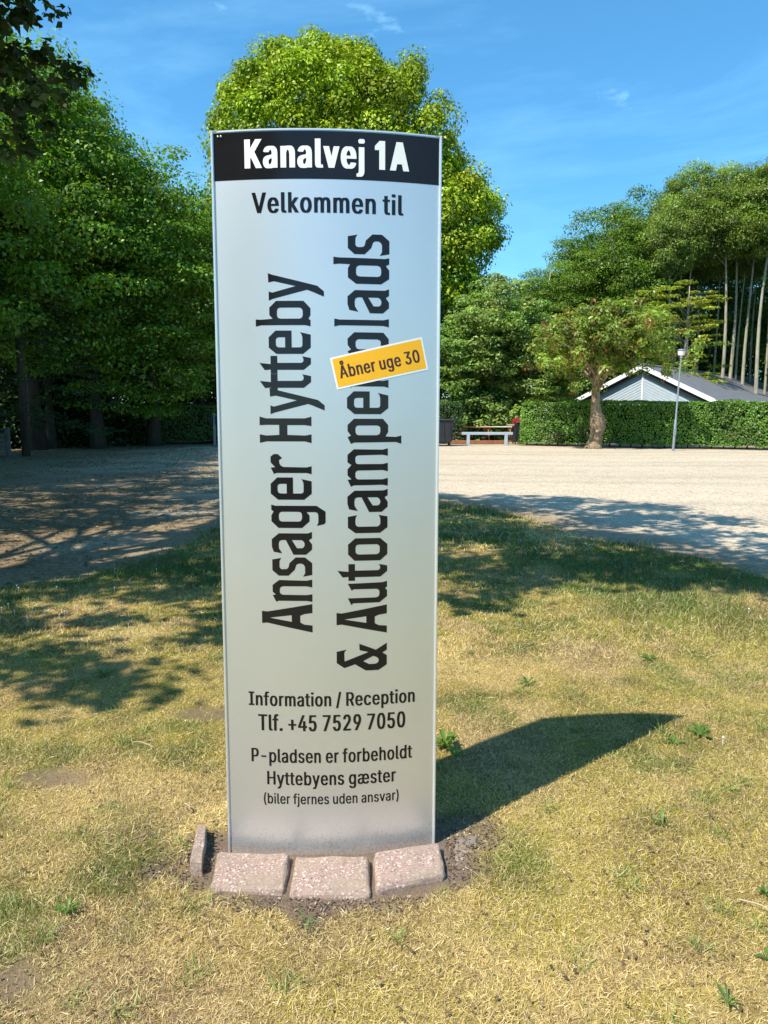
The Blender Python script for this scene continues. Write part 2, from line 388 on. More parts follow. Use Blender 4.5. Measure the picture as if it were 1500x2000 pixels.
# clover flowers and litter
def scatter_quads(N, fx, size, cols, flat=.2, zoff=.004):
    x, y, z = fx(N); n = len(x); s = rng.uniform(.5, 1.3, n) * size
    a = rng.uniform(0, 6.28, n); ux = np.stack([np.cos(a), np.sin(a), rng.normal(0, flat, n)], -1); uy = np.stack([-np.sin(a), np.cos(a), rng.normal(0, flat, n)], -1)
    c = np.stack([x, y, z + zoff + s * flat * .3], -1); s = s[:, None]
    V = np.stack([c - ux * s * .5, c - uy * s * .3, c + ux * s * .5, c + uy * s * .3 + [0, 0, .3] * s * .3], 1).reshape(-1, 3)
    F = (np.arange(n) * 4)[:, None] + [0, 1, 2, 3]
    C = np.array(cols)[rng.integers(0, len(cols), n)] * rng.uniform(.7, 1.2, n)[:, None]
    return V, F, np.repeat(C, 4, 0)
def litter_pos(N):
    y = rng.uniform(5.5, 34, N); x = rng.uniform(-16, -1.0, N)
    k = (lawn_sd(x, y) < .15) & (rng.random(N) < sstep(-1, -5, x) * .9 + .1) & (fbm(x, y, .9, 91) > .42)
    return x[k], y[k], np.full(k.sum(), -.02)
V = scatter_quads(60000, litter_pos, .055, [(.24, .16, .08), (.16, .10, .05), (.33, .24, .13), (.10, .12, .04), (.40, .33, .2), (.12, .16, .05)])
tag(link('leaf_litter', np_mesh('leaf_litter', *V), M_grass), 'brown fallen leaves and bits scattered over the shaded gravel on the left', 'leaf litter', kind='stuff')

def lawn_pos(N):
    y = rng.uniform(1.4, 9, N); x = rng.uniform(-1, 1, N) * (y * .6 + .3); k = (lawn_sd(x, y) > .1) & ((x < -.6) | (x > .3) | (y < 2.2) | (y > 2.7))
    return x[k], y[k], lz(x[k], y[k]) + .012
V = scatter_quads(2600, lawn_pos, .017, [(.20, .12, .06), (.10, .07, .04), (.30, .22, .12), (.16, .11, .06)])
tag(link('lawn_litter', np_mesh('lawn_litter', *V), M_grass), 'small dead leaves and crumbs caught in the dry lawn', 'leaf litter', kind='stuff')
def soil_pos(N):
    x = rng.uniform(-.95, .6, N); y = rng.uniform(2.0, 2.85, N); k = (soil_mask(x, y) > .3) & ~((x > -.61) & (x < .22) & (y > 2.24) & (y < 2.62)); return x[k], y[k], lz(x[k], y[k])
V1_ = scatter_quads(9000, soil_pos, .011, [(.17, .12, .085), (.12, .085, .06), (.26, .2, .15), (.10, .07, .05)], .5)
V2_ = scatter_quads(600, soil_pos, .012, [(.50, .38, .2), (.38, .28, .15)], .25)
tag(link('soil_crumbs', np_mesh('soil_crumbs', *merge([V1_, V2_])), M_grass), 'dark soil crumbs and straw bits on the bare ring round the kerb stones', 'soil', kind='stuff')
# clover heads: little upright tufts
ch = []
cl_pos = [(random.gauss(-3.1, .3), random.gauss(5.6, .35)) for _ in range(26)] + [(random.uniform(-3, 4), random.uniform(5, 10)) for _ in range(60)] + [(1.75, 3.0), (1.62, 3.35)]
bm = bmesh.new()
for (x, y) in cl_pos:
    z = float(lz(np.array([x]), np.array([y]))[0])
    if float(lawn_sd(np.array([x]), np.array([y]))[0]) < 0: continue
    bmesh.ops.create_icosphere(bm, subdivisions=1, radius=random.uniform(.004, .0075), matrix=Matrix.Translation((x, y, z + .045)))
    bar(bm, (x, y, z), (x, y, z + .04), .002)
M_clover = plain('clover_white', (.72, .72, .66), .8)
tag(link('clover_flowers', bm_mesh(bm), M_clover), 'tiny white clover flower heads dotted over the green part of the lawn', 'clover', kind='stuff')

# ------------------------------------------------------------------ the sign
W_, H_, SAG = 0.7599, 2.4984, 0.0465
root = empty('pylon_sign', (-.1905, 2.5367, 0), (0, 0, 0),
             label='tall silver curved pylon sign with black header band standing in the lawn', cat='sign')
root.rotation_euler = (Matrix.Rotation(.0518, 3, 'Z') @ Matrix.Rotation(-.0184, 3, 'X') @ Matrix.Rotation(.0022, 3, 'Y')).to_euler()
def sg(s): return SAG * (1 - (2 * s / W_) ** 2)
NSEG = 48
SX = np.linspace(-W_ / 2, W_ / 2, NSEG + 1)
def curved(name, s0, s1, z0, z1, off, m, parent, thick=.002, n=None, back=False):
    xs = [s0] + [s for s in SX if s0 + 1e-4 < s < s1 - 1e-4] + [s1]
    bm = bmesh.new(); sgn = -1 if not back else 1
    rows = []
    for o_ in (off, off - thick):
        for z in (z0, z1): rows.append([bm.verts.new((s, sgn * (sg(s) + o_), z)) for s in xs])
    k = len(xs)
    for i in range(k - 1):
        bm.faces.new((rows[0][i], rows[0][i + 1], rows[1][i + 1], rows[1][i]))
        bm.faces.new((rows[2][i], rows[3][i], rows[3][i + 1], rows[2][i + 1]))
        bm.faces.new((rows[1][i], rows[1][i + 1], rows[3][i + 1], rows[3][i]))
        bm.faces.new((rows[0][i], rows[2][i], rows[2][i + 1], rows[0][i + 1]))
    for i in (0, k - 1): bm.faces.new((rows[0][i], rows[1][i], rows[3][i], rows[2][i]))
    bmesh.ops.recalc_face_normals(bm, faces=bm.faces)
    return link(name, bm_mesh(bm, True, 35), m, parent)
m, nt, b = newmat('silver_film')
n, t_ = noise_node(nt, 3, 4); r = ramp(nt, n.outputs[0], [(.3, (.70, .685, .675)), (.7, (.73, .715, .705))])
sx_ = nt.nodes.new('ShaderNodeSeparateXYZ'); nt.links.new(t_.outputs['Object'], sx_.inputs[0])
dn = nt.nodes.new('ShaderNodeTexNoise'); dn.inputs['Scale'].default_value = 140; dn.inputs['Detail'].default_value = 8; nt.links.new(t_.outputs['Object'], dn.inputs['Vector'])
hz_ = nt.nodes.new('ShaderNodeMapRange'); hz_.inputs['From Min'].default_value = .22; hz_.inputs['From Max'].default_value = -.02; hz_.inputs['To Min'].default_value = -.22; hz_.inputs['To Max'].default_value = .12
nt.links.new(sx_.outputs['Z'], hz_.inputs['Value'])
am = nt.nodes.new('ShaderNodeMath'); am.operation = 'ADD'; nt.links.new(dn.outputs[0], am.inputs[0]); nt.links.new(hz_.outputs[0], am.inputs[1])
dr_ = ramp(nt, am.outputs[0], [(.50, (0, 0, 0)), (.80, (.5, .5, .5))])
st_ = nt.nodes.new('ShaderNodeMix'); st_.data_type = 'RGBA'; nt.links.new(dr_.outputs[0], st_.inputs[0]); nt.links.new(r.outputs[0], st_.inputs[6]); st_.inputs[7].default_value = (.33, .27, .21, 1)
nt.links.new(st_.outputs[2], b.inputs['Base Color']); b.inputs['Metallic'].default_value = .72; b.inputs['Roughness'].default_value = .36
n2, _ = noise_node(nt, 900, 2); bump(nt, b, n2.outputs[0], .05, .0005)
M_silver = m
m, nt, b = newmat('anodised_aluminium')
n, _ = noise_node(nt, 8, 3); r = ramp(nt, n.outputs[0], [(.3, (.70, .71, .72)), (.7, (.78, .79, .80))]); nt.links.new(r.outputs[0], b.inputs['Base Color'])
b.inputs['Metallic'].default_value = .6; b.inputs['Roughness'].default_value = .35; M_alu = m
m, nt, b = newmat('black_vinyl')
n, _ = noise_node(nt, 5, 3); r = ramp(nt, n.outputs[0], [(.3, (.010, .009, .010)), (.7, (.014, .013, .014))]); nt.links.new(r.outputs[0], b.inputs['Base Color'])
b.inputs['Roughness'].default_value = .13; b.inputs['Specular IOR Level'].default_value = .3; M_black = m
m, nt, b = newmat('yellow_sticker'); n, _ = noise_node(nt, 6, 3); r = ramp(nt, n.outputs[0], [(.3, (.88, .43, .004)), (.7, (.92, .46, .005))]); nt.links.new(r.outputs[0], b.inputs['Base Color'])
b.inputs['Roughness'].default_value = .35; M_yel = m
M_white = plain('white_sticker', (.82, .82, .80), .4, var=.02)
m, nt, b = newmat('brown_print'); n, _ = noise_node(nt, 6, 3); r = ramp(nt, n.outputs[0], [(.3, (.045, .012, .010)), (.7, (.06, .015, .012))]); nt.links.new(r.outputs[0], b.inputs['Base Color']); b.inputs['Roughness'].default_value = .3; M_brown = m

P_IN = .008
curved('front_panel', -W_ / 2 + P_IN, W_ / 2 - P_IN, -.12, H_ - .006, 0, M_silver, root)
curved('back_panel', -W_ / 2 + P_IN, W_ / 2 - P_IN, -.12, H_ - .006, 0, M_silver, root, back=True)
for sgn in (-1, 1):
    bm = bmesh.new()
    add_box(bm, (sgn * (W_ / 2 - P_IN / 2), 0, H_ / 2 - .06), (P_IN, .016, H_ + .12), bev=.002)
    add_box(bm, (sgn * (W_ / 2 - P_IN - .0015), 0, H_ / 2 - .06), (.003, .004, H_ + .118))
    link('edge_profile', bm_mesh(bm, True, 30), M_alu, root)
# top cap, lens shaped
bm = bmesh.new()
for z in (H_ - .005, H_):
    f_ = [bm.verts.new((s, -(sg(s) + .002), z)) for s in SX] ; b_ = [bm.verts.new((s, sg(s) - .008, z)) for s in SX[::-1]]
    bm.faces.new(f_ + b_)
fs = list(bm.faces); a_, c_ = [list(f.verts) for f in fs]
for i in range(len(a_)): bm.faces.new((a_[i], a_[(i + 1) % len(a_)], c_[(i + 1) % len(a_)], c_[i]))
bmesh.ops.recalc_face_normals(bm, faces=bm.faces)
link('top_cap', bm_mesh(bm), M_alu, root)
curved('header_band', -W_ / 2 + P_IN + .001, W_ / 2 - P_IN - .001, 2.3425, H_ - .0075, .0006, M_black, root, .0005)

def wrap_text(obj_name, me, m, parent, off):
    """lay flat (s, z) geometry onto the curved face"""
    bm = bmesh.new(); bm.from_mesh(me)
    for s in SX:
        bmesh.ops.bisect_plane(bm, geom=bm.verts[:] + bm.edges[:] + bm.faces[:], plane_co=(s, 0, 0), plane_no=(1, 0, 0), dist=1e-6)
    for f in bm.faces:
        if f.normal.z < 0: f.normal_flip()
    for v in bm.verts:
        s, z, e_ = v.co; v.co = (s, -(sg(s) + off + e_), z)
    me2 = bm_mesh(bm, False); 
    return link(obj_name, me2, m, parent)
# outlines of a plain grotesque, "advance|x,y x,y ...|..." in thousandths
FONT = {
 '(': '273|89,207 90,235 92,264 96,293 101,324 107,354 114,384 122,413 132,441 142,468 153,494 164,517 177,539 236,539 223,512 212,485 201,457 191,428 182,399 174,370 167,342 161,313 157,285 154,258 152,232 151,207 152,184 154,161 156,138 160,115 165,91 172,67 179,42 188,16 198,-10 209,-38 222,-66 236,-96 177,-96 156,-59 139,-21 124,16 111,55 102,93 95,131 90,169',
 ')': '273|37,-96 52,-66 64,-37 76,-9 86,18 95,44 102,69 108,93 113,116 117,139 120,162 121,184 122,207 121,232 119,258 116,285 112,313 106,342 99,370 91,399 82,428 73,457 62,485 50,512 37,539 97,539 109,517 121,494 131,468 142,441 151,413 159,384 167,354 173,323 178,293 181,264 183,235 184,207 183,168 178,130 171,92 161,53 149,15 134,-22 117,-59 97,-96',
 '+': '453|198,34 198,364 255,364 255,34|61,172 61,226 391,226 391,172',
 '-': '453|337,244 337,188 114,188 114,244',
 '.': '188|95,-4 78,-1 63,9 53,24 50,41 53,59 63,73 78,83 95,87 113,83 128,73 138,59 141,41 138,24 128,9 113,-1',
 '/': '250|235,533 71,-76 14,-76 178,533',
 '0': '453|227,-7 199,-5 174,1 151,11 130,24 111,41 95,62 80,86 69,113 60,144 53,178 49,214 48,254 49,294 53,330 60,364 69,395 81,422 95,447 112,467 130,484 151,498 174,508 200,514 227,516 254,514 279,508 302,498 323,484 342,467 358,447 372,422 384,395 393,364 400,330 404,294 405,254 404,214 400,178 393,144 384,113 373,86 359,62 342,41 323,24 302,11 279,1 254,-5|227,50 261,56 290,74 303,87 313,103 323,122 330,144 336,168 340,194 343,223 344,254 343,285 340,314 336,341 330,365 323,387 313,405 303,422 290,435 261,453 227,460 192,453 163,435 151,422 140,405 131,387 123,365 117,341 113,314 110,285 109,254 110,223 113,194 117,168 123,144 131,122 140,103 151,87 163,74 192,56',
 '1': '400|260,509 260,0 190,0 190,415 70,340 70,415 198,509',
 '2': '453|64,0 64,47 234,229 261,257 282,282 299,305 311,327 318,348 320,371 317,397 308,419 293,436 273,449 250,457 224,460 196,457 172,447 153,433 139,413 130,390 127,362 66,362 67,384 71,405 77,424 86,442 111,473 143,496 162,505 182,511 203,514 225,516 247,514 268,511 288,505 306,497 337,474 361,445 376,411 381,372 378,345 371,318 357,290 336,259 322,241 306,223 288,202 267,180 153,60 153,57 389,57 389,0',
 '3': '453|218,-7 195,-6 173,-3 152,2 133,10 98,30 70,57 52,91 44,132 109,132 115,107 126,87 144,71 165,59 191,52 219,50 248,53 275,61 297,74 315,93 325,116 329,145 326,172 316,196 299,217 275,234 242,244 201,248 157,248 157,299 288,448 288,452 70,452 70,509 372,509 372,461 211,278 211,289 239,290 264,288 287,284 308,276 327,265 344,253 359,239 371,222 381,205 387,186 392,166 393,145 392,123 387,103 380,84 370,66 358,50 344,36 327,23 309,12 288,4 266,-2 243,-6',
 '4': '453|40,105 40,158 247,509 311,509 109,166 109,163 413,163 413,105|282,0 282,121 282,146 282,318 343,318 343,0',
 '5': '453|221,-7 199,-6 178,-2 159,3 140,11 108,32 83,60 66,93 60,130 122,130 127,108 138,89 154,73 173,60 196,52 221,50 250,53 276,64 298,82 314,104 324,131 328,162 324,193 314,221 297,244 275,262 248,273 218,277 192,275 167,268 145,258 128,246 67,253 96,509 366,509 366,452 151,452 134,301 136,301 155,315 178,325 203,331 229,334 263,330 294,321 321,306 345,285 364,260 379,231 388,199 391,163 390,139 385,117 379,95 369,76 357,57 343,41 327,27 309,15 289,6 268,-1 245,-5',
 '7': '453|97,0 323,448 323,452 62,452 62,509 391,509 391,449 165,0',
 '9': '453|226,516 249,514 271,510 291,503 310,494 328,482 343,468 356,452 368,434 377,414 384,393 388,371 389,347 385,309 373,270 363,248 350,224 334,197 315,168 200,0 130,0 301,248 307,248 299,234 287,221 273,210 257,202 238,196 218,195 195,196 175,199 155,206 137,214 106,237 83,269 74,287 68,307 65,329 64,352 65,375 69,397 75,417 85,436 96,454 110,469 125,483 143,494 162,504 182,510 203,514|226,460 199,457 174,446 154,429 138,407 129,381 125,352 129,322 138,295 154,274 174,257 199,247 226,243 254,247 279,257 299,273 314,295 324,321 327,350 324,381 314,407 299,429 279,446 254,457',
 'A': '478|16,0 196,509 282,509 462,0 390,0 351,118 127,118 88,0|147,176 239,446 332,176',
 'H': '517|60,0 60,509 125,509 125,289 392,289 392,509 457,509 457,0 392,0 392,232 125,232 125,0',
 'I': '301|31,0 31,57 118,57 118,452 31,452 31,509 269,509 269,452 183,452 183,57 269,57 269,0',
 'K': '467|104,145 104,216 122,239 139,261 157,282 174,303 193,324 212,344 364,509 448,509 231,276 228,276|60,0 60,509 125,509 125,334 124,225 125,193 125,0|372,0 188,259 228,309 449,0',
 'P': '445|60,0 60,509 235,509 263,507 289,503 312,497 332,487 350,476 366,462 379,447 390,430 398,411 404,391 407,370 409,348 407,325 404,304 398,284 390,265 379,248 366,233 350,219 332,207 312,198 289,191 263,187 235,186 109,186 109,242 233,242 269,246 297,256 318,272 333,294 342,319 344,348 342,376 333,402 318,423 297,439 268,449 232,452 125,452 125,0',
 'R': '449|60,0 60,509 236,509 264,507 290,504 313,497 333,489 367,465 390,433 399,415 405,395 408,374 409,352 408,330 405,309 399,290 390,271 367,240 333,217 312,209 289,203 264,199 236,198 96,198 96,255 234,255 269,258 298,267 319,281 334,300 342,324 345,352 342,380 334,405 319,425 298,440 269,449 233,452 125,452 125,0|353,0 230,229 303,229 428,0',
 'T': '449|32,452 32,509 417,509 417,452 257,452 257,0 193,0 193,452',
 'V': '480|204,0 16,509 84,509 192,206 203,176 215,137 222,115 230,89 239,61 248,31 235,31 244,62 252,90 260,115 267,138 279,176 290,206 395,509 463,509 278,0',
 'a': '390|160,-9 126,-5 94,5 68,22 48,45 35,73 30,108 34,138 43,161 58,179 78,193 100,203 125,211 152,216 178,220 234,227 252,230 265,235 273,243 276,255 276,257 273,279 267,297 256,311 240,322 220,329 196,331 171,329 149,322 132,313 118,301 107,288 100,274 41,291 57,322 79,346 104,364 133,375 163,382 194,384 215,383 239,379 263,372 286,360 306,343 322,320 333,290 337,251 337,0 277,0 277,52 272,52 264,38 252,25 236,12 215,1 190,-6|170,45 202,49 228,59 248,74 263,93 272,115 276,138 276,190 270,186 259,182 246,179 231,176 200,171 175,168 154,164 134,159 117,150 103,139 95,124 92,105 94,87 102,72 114,61 130,52 149,47',
 'b': '425|229,-8 198,-5 172,4 153,17 138,31 127,46 118,59 112,59 112,0 53,0 53,509 114,509 114,319 118,319 127,331 137,346 152,360 171,373 197,381 229,384 252,383 274,378 294,371 313,361 330,347 345,332 359,313 370,293 379,270 385,245 389,218 390,189 389,160 385,133 379,108 370,84 359,64 346,45 330,29 313,16 294,5 274,-2 252,-7|220,47 253,51 279,66 301,88 316,117 325,151 328,189 325,227 316,261 301,290 280,311 253,325 220,330 188,325 161,312 140,291 125,263 116,229 113,189 116,150 125,115 140,86 162,65 188,51',
 'c': '396|207,-8 182,-7 159,-2 137,6 117,16 98,30 82,46 68,64 56,85 46,108 40,133 36,159 34,187 36,216 40,243 46,268 56,291 68,312 82,330 98,346 117,360 137,371 159,378 182,383 207,384 234,383 260,377 284,368 305,356 324,341 340,322 353,301 362,277 303,262 298,276 290,289 281,301 270,311 257,319 242,325 226,329 207,330 173,325 145,310 124,287 108,258 99,224 96,187 99,151 108,117 124,89 145,66 173,51 207,46 226,48 243,52 258,58 271,66 282,76 292,89 299,102 304,117 363,102 354,78 341,56 325,37 306,21 285,9 261,-1 235,-6',
 'd': '425|195,-8 172,-7 151,-2 130,5 111,16 94,29 79,45 66,64 55,84 46,108 39,133 35,160 34,189 35,218 39,245 46,270 55,293 66,313 79,332 95,347 112,361 131,371 151,378 173,383 196,384 228,381 253,373 272,360 287,346 298,331 306,319 311,319 311,509 372,509 372,0 313,0 313,59 307,59 298,46 287,31 272,17 252,4 227,-5|205,47 236,51 263,65 284,86 299,115 309,150 312,189 309,229 300,263 284,291 263,312 237,325 205,330 172,325 145,311 124,290 108,261 99,227 96,189 99,151 109,117 124,88 145,66 172,51',
 'e': '404|212,-8 185,-7 161,-2 138,6 117,16 98,30 82,46 68,64 56,85 46,108 40,132 35,159 34,187 35,215 39,242 46,267 55,290 67,311 81,329 97,346 115,359 135,370 157,378 180,383 205,384 236,382 266,374 294,361 319,341 341,315 357,282 363,263 368,242 370,219 371,194 371,169 75,169 75,221 338,221 310,202 307,237 298,269 283,294 263,314 237,326 205,330 173,326 146,313 125,294 109,270 99,241 96,211 96,178 100,139 110,106 128,80 151,61 179,50 212,46 234,48 254,53 271,61 285,73 297,88 306,105 365,91 353,63 335,39 311,19 283,4 249,-5',
 'f': '254|228,379 228,327 6,327 6,379|81,0 81,432 84,461 96,486 113,505 135,519 161,527 187,530 207,529 222,527 234,524 243,521 227,468 215,472 206,473 195,474 171,470 154,460 145,443 142,419 142,0',
 'g': '425|207,-151 168,-148 134,-140 105,-127 82,-110 64,-91 51,-69 101,-41 110,-53 122,-66 136,-78 154,-88 178,-95 207,-97 249,-92 282,-75 304,-47 311,-6 311,68 306,68 298,56 287,41 272,28 252,16 227,8 195,5 173,6 152,10 132,17 113,27 95,39 80,53 67,71 55,90 46,112 39,136 35,163 34,191 35,220 39,246 46,271 55,293 66,314 80,332 95,347 112,361 131,371 152,378 173,383 196,384 228,382 253,373 273,360 288,346 299,331 308,319 313,319 313,379 372,379 372,-9 371,-32 367,-54 360,-73 350,-90 324,-117 291,-136 271,-142 251,-147 229,-150|205,59 237,63 264,75 285,95 300,121 309,154 312,193 309,231 300,264 285,291 264,312 237,325 205,330 172,325 145,312 124,290 109,262 99,229 96,193 99,155 109,123 124,96 145,76 172,63',
 'h': '410|114,227 114,0 53,0 53,509 114,509 114,287 102,287 112,312 124,332 137,349 152,362 187,379 227,384 264,380 295,369 321,349 341,321 348,304 353,285 356,264 357,240 357,0 296,0 296,235 290,275 273,304 246,323 210,329 184,326 161,317 141,303 126,283 117,257',
 'i': '167|53,0 53,379 114,379 114,0|84,443 67,446 54,455 44,468 41,483 44,499 54,512 67,521 84,524 100,521 114,512 123,499 126,483 123,468 114,455 100,446',
 'j': '167|53,379 114,379 114,-30 111,-63 102,-90 86,-113 65,-129 37,-139 4,-143 -10,-143 -10,-87 2,-87 25,-83 40,-72 50,-54 53,-29|83,443 67,446 53,455 44,468 41,483 44,499 53,512 67,521 83,524 100,521 114,512 123,499 126,483 123,468 114,455 100,446',
 'k': '381|110,137 110,212 121,212 284,379 360,379 184,199 177,199|53,0 53,509 114,509 114,0|294,0 148,186 191,229 372,0',
 'l': '189|139,-2 101,3 74,20 58,47 53,84 53,509 114,509 114,99 115,77 120,62 130,54 146,52 160,53 170,54 181,3 162,-1 151,-2',
 'm': '610|53,0 53,379 112,379 112,295 108,295 118,323 132,346 151,363 172,376 195,384 219,386 257,380 287,361 309,331 321,295 312,295 322,321 337,343 357,361 381,375 407,383 437,386 468,383 497,372 522,354 541,328 553,296 557,255 557,0 496,0 496,254 490,289 473,313 447,326 419,330 395,328 374,320 358,307 345,290 338,270 335,247 335,0 274,0 274,260 269,288 253,311 229,326 199,330 178,328 158,320 140,307 126,289 117,266 114,238 114,0',
 'n': '410|114,227 114,0 53,0 53,379 112,379 112,287 102,287 112,312 124,332 137,349 152,362 187,379 227,384 264,380 295,369 321,349 341,321 348,304 353,285 356,264 357,240 357,0 296,0 296,235 290,275 273,304 246,323 210,329 184,326 161,317 141,303 126,283 117,257',
 'o': '416|207,-8 182,-7 159,-2 137,6 117,16 98,30 82,46 68,64 56,85 46,108 40,133 36,159 34,187 36,216 40,243 46,268 56,291 68,312 82,330 98,346 117,360 137,371 159,378 182,383 207,384 233,383 256,378 278,371 299,360 317,346 333,330 347,312 359,291 369,268 376,243 380,216 381,187 380,159 376,133 369,108 359,85 347,64 333,46 317,30 299,16 278,6 256,-2 233,-7|207,46 242,51 270,66 292,89 307,117 316,151 319,187 316,224 307,258 292,287 270,310 242,325 207,330 173,325 145,310 124,287 108,258 99,224 96,187 99,151 108,117 124,89 145,66 173,51',
 'p': '425|53,-143 53,379 112,379 112,319 118,319 126,331 137,346 152,360 171,373 197,381 229,384 252,383 274,378 294,371 313,361 330,347 345,332 359,313 370,293 379,270 385,245 389,218 390,189 389,160 385,133 379,108 370,84 359,64 346,45 330,29 313,16 294,5 274,-2 252,-7 229,-8 198,-5 173,4 153,17 138,31 127,46 118,59 114,59 114,-143|220,47 253,51 279,66 301,88 316,117 325,151 328,189 325,227 316,261 301,290 280,311 253,325 220,330 188,325 161,312 140,291 125,263 116,229 113,189 116,150 125,115 140,86 162,65 188,51',
 'r': '259|53,0 53,379 112,379 112,321 115,321 130,347 152,367 181,380 213,385 229,384 243,384 243,322 230,324 219,325 207,326 182,323 159,315 140,301 126,284 117,262 114,237 114,0',
 's': '365|182,-8 145,-5 112,3 84,18 62,38 45,63 36,94 94,107 105,79 124,60 150,49 181,45 217,50 244,62 262,81 268,103 265,121 254,136 237,147 212,155 149,170 125,177 104,186 87,196 72,208 53,237 47,274 51,305 65,332 87,354 115,370 149,381 187,384 223,381 254,372 279,358 299,339 314,316 324,290 268,277 258,298 243,316 219,328 187,333 156,329 131,317 114,299 109,277 112,258 124,243 144,232 172,223 229,209 254,202 275,194 292,183 306,171 325,142 331,107 326,75 312,47 290,24 260,6 223,-5',
 't': '228|204,379 204,327 6,327 6,379|65,471 126,471 126,98 128,76 136,61 150,53 170,50 185,51 202,54 213,2 203,-1 192,-3 180,-4 168,-4 145,-3 125,2 107,10 92,21 72,52 65,93',
 'u': '410|182,-5 146,-1 115,11 89,31 69,59 62,76 57,95 54,116 53,139 53,379 114,379 114,144 119,105 137,75 164,56 200,50 226,53 249,62 268,77 283,97 293,122 296,153 296,379 357,379 357,0 298,0 298,92 307,92 297,67 286,47 272,30 257,17 222,0',
 'v': '390|163,0 17,379 84,379 165,155 177,121 187,87 196,53 206,21 184,21 194,53 203,87 213,121 224,155 305,379 371,379 226,0',
 'y': '390|47,-139 61,-86 71,-87 88,-90 104,-89 118,-84 130,-74 141,-58 151,-36 163,-1 17,379 84,379 165,155 177,121 187,87 196,53 206,21 184,21 193,53 202,87 212,121 224,155 305,379 371,379 204,-58 191,-85 177,-107 159,-124 139,-136 117,-143 91,-145 77,-145 65,-143 54,-141',
 'Å': '480|16,0 201,509 276,509 463,0 395,0 287,302 276,334 264,372 257,394 250,420 241,447 232,478 245,478 236,447 228,419 220,393 213,371 201,333 191,302 85,0|110,142 110,199 370,199 370,142|240,527 216,530 195,539 177,553 163,570 154,590 151,612 154,635 163,656 177,673 195,686 216,694 240,697 263,694 284,686 303,673 317,656 326,635 329,612 326,590 317,570 303,553 284,539 263,530|240,571 256,574 270,583 279,596 282,612 279,629 270,643 256,652 240,655 224,652 210,643 201,629 198,612 201,596 210,583 224,574',
 'æ': '638|161,-9 126,-5 95,5 68,22 48,45 35,74 30,108 34,137 45,162 61,181 83,196 108,207 135,215 164,219 193,221 569,221 541,200 542,235 534,266 520,293 498,313 472,326 440,330 408,326 381,313 359,294 343,270 333,241 329,211 329,178 333,139 344,106 361,81 385,62 413,50 445,46 467,48 487,53 504,61 519,73 531,88 539,105 599,92 587,64 569,40 545,20 516,4 483,-5 445,-8 406,-5 371,6 341,23 317,45 299,72 288,102 298,291 312,318 330,341 352,359 378,373 407,382 440,384 471,382 501,374 528,361 554,341 575,315 591,282 597,263 602,242 604,219 605,194 605,169 194,169 167,168 143,162 122,154 106,141 95,125 92,105 97,79 114,61 139,50 170,46 202,49 228,59 248,74 263,93 272,115 275,138 275,257 273,278 266,297 255,311 240,322 220,329 196,331 171,329 149,322 132,313 118,301 107,288 100,274 41,291 57,322 79,346 104,364 133,375 163,382 194,384 219,383 245,377 270,367 293,351 311,328 324,296 312,70 306,70 298,54 286,40 271,26 252,15 232,5 210,-2 186,-7',
}
CAP0 = .509; SPACE = 0.188
def join_meshes(ms):
    bm = bmesh.new()
    for m_ in ms: bm.from_mesh(m_)
    me = bpy.data.meshes.new('m'); bm.to_mesh(me); bm.free(); return me
def fill_polys(polys, evenodd=True):
    from mathutils.geometry import delaunay_2d_cdt
    co, ed = [], []
    for p in polys:
        o = len(co); n_ = len(p); co += [Vector((float(a), float(b_))) for a, b_ in p]; ed += [(o + k, o + (k + 1) % n_) for k in range(n_)]
    V, _, F, _, _, _ = delaunay_2d_cdt(co, ed, [], 0, 1e-7)
    cen = np.array([sum((V[k] for k in f), Vector((0, 0))) / len(f) for f in F]); wind = np.zeros(len(F), int)
    for p in polys:
        P = np.array(p); Q = np.roll(P, -1, 0)
        for a, b_ in zip(P, Q):
            cr = (b_[0] - a[0]) * (cen[:, 1] - a[1]) - (cen[:, 0] - a[0]) * (b_[1] - a[1])
            wind += ((a[1] <= cen[:, 1]) & (b_[1] > cen[:, 1]) & (cr > 0)).astype(int) - ((a[1] > cen[:, 1]) & (b_[1] <= cen[:, 1]) & (cr < 0)).astype(int)
    keep = (wind % 2 != 0) if evenodd else (wind != 0)
    me = bpy.data.meshes.new('t'); me.from_pydata([(v.x, v.y, 0) for v in V], [], [f for f, k in zip(F, keep) if k]); return me
def text_words(body, x0, x1, z0, cap, bold, track=.0, rot=0.0):
    """condensed lettering filling x0..x1 on baseline z0; one flat mesh per word"""
    x = 0; gl = []; wi = 0
    for ch in body:
        if ch == ' ': x += SPACE; wi += 1; continue
        f = FONT[ch].split('|'); P = [np.array([tuple(map(float, q.split(','))) for q in pl.split()]) / 1000 for pl in f[1:]]
        gl.append((wi, [p + [x, 0] for p in P])); x += float(f[0]) / 1000 + track
    allx = np.concatenate([p[:, 0] for _, P in gl for p in P]); a, b_ = allx.min(), allx.max()
    kz = cap / CAP0; emb = bold * cap; kx = ((x1 - x0) - 2 * emb) / (b_ - a)
    words = {}
    for wi, P in gl:
        out = []
        for p in P:
            p = np.stack([(p[:, 0] - a) * kx + emb, p[:, 1] * kz], 1)
            out.append(p)
        base = fill_polys(out, False); Mr = Matrix.Rotation(rot, 3, 'Z')
        if 1:
            for k_, sh in enumerate((-1, -.67, -.33, 0, .33, .67, 1)):          # heavier upright strokes: the outline laid side by side
                me = base.copy()
                for v in me.vertices: q = Mr @ (v.co + Vector((sh * emb, 0, 0))); v.co = (q.x + x0, q.y + z0, k_ * .00004)
                words.setdefault(wi, []).append(me)
    return [join_meshes(ms) for ms in words.values()]
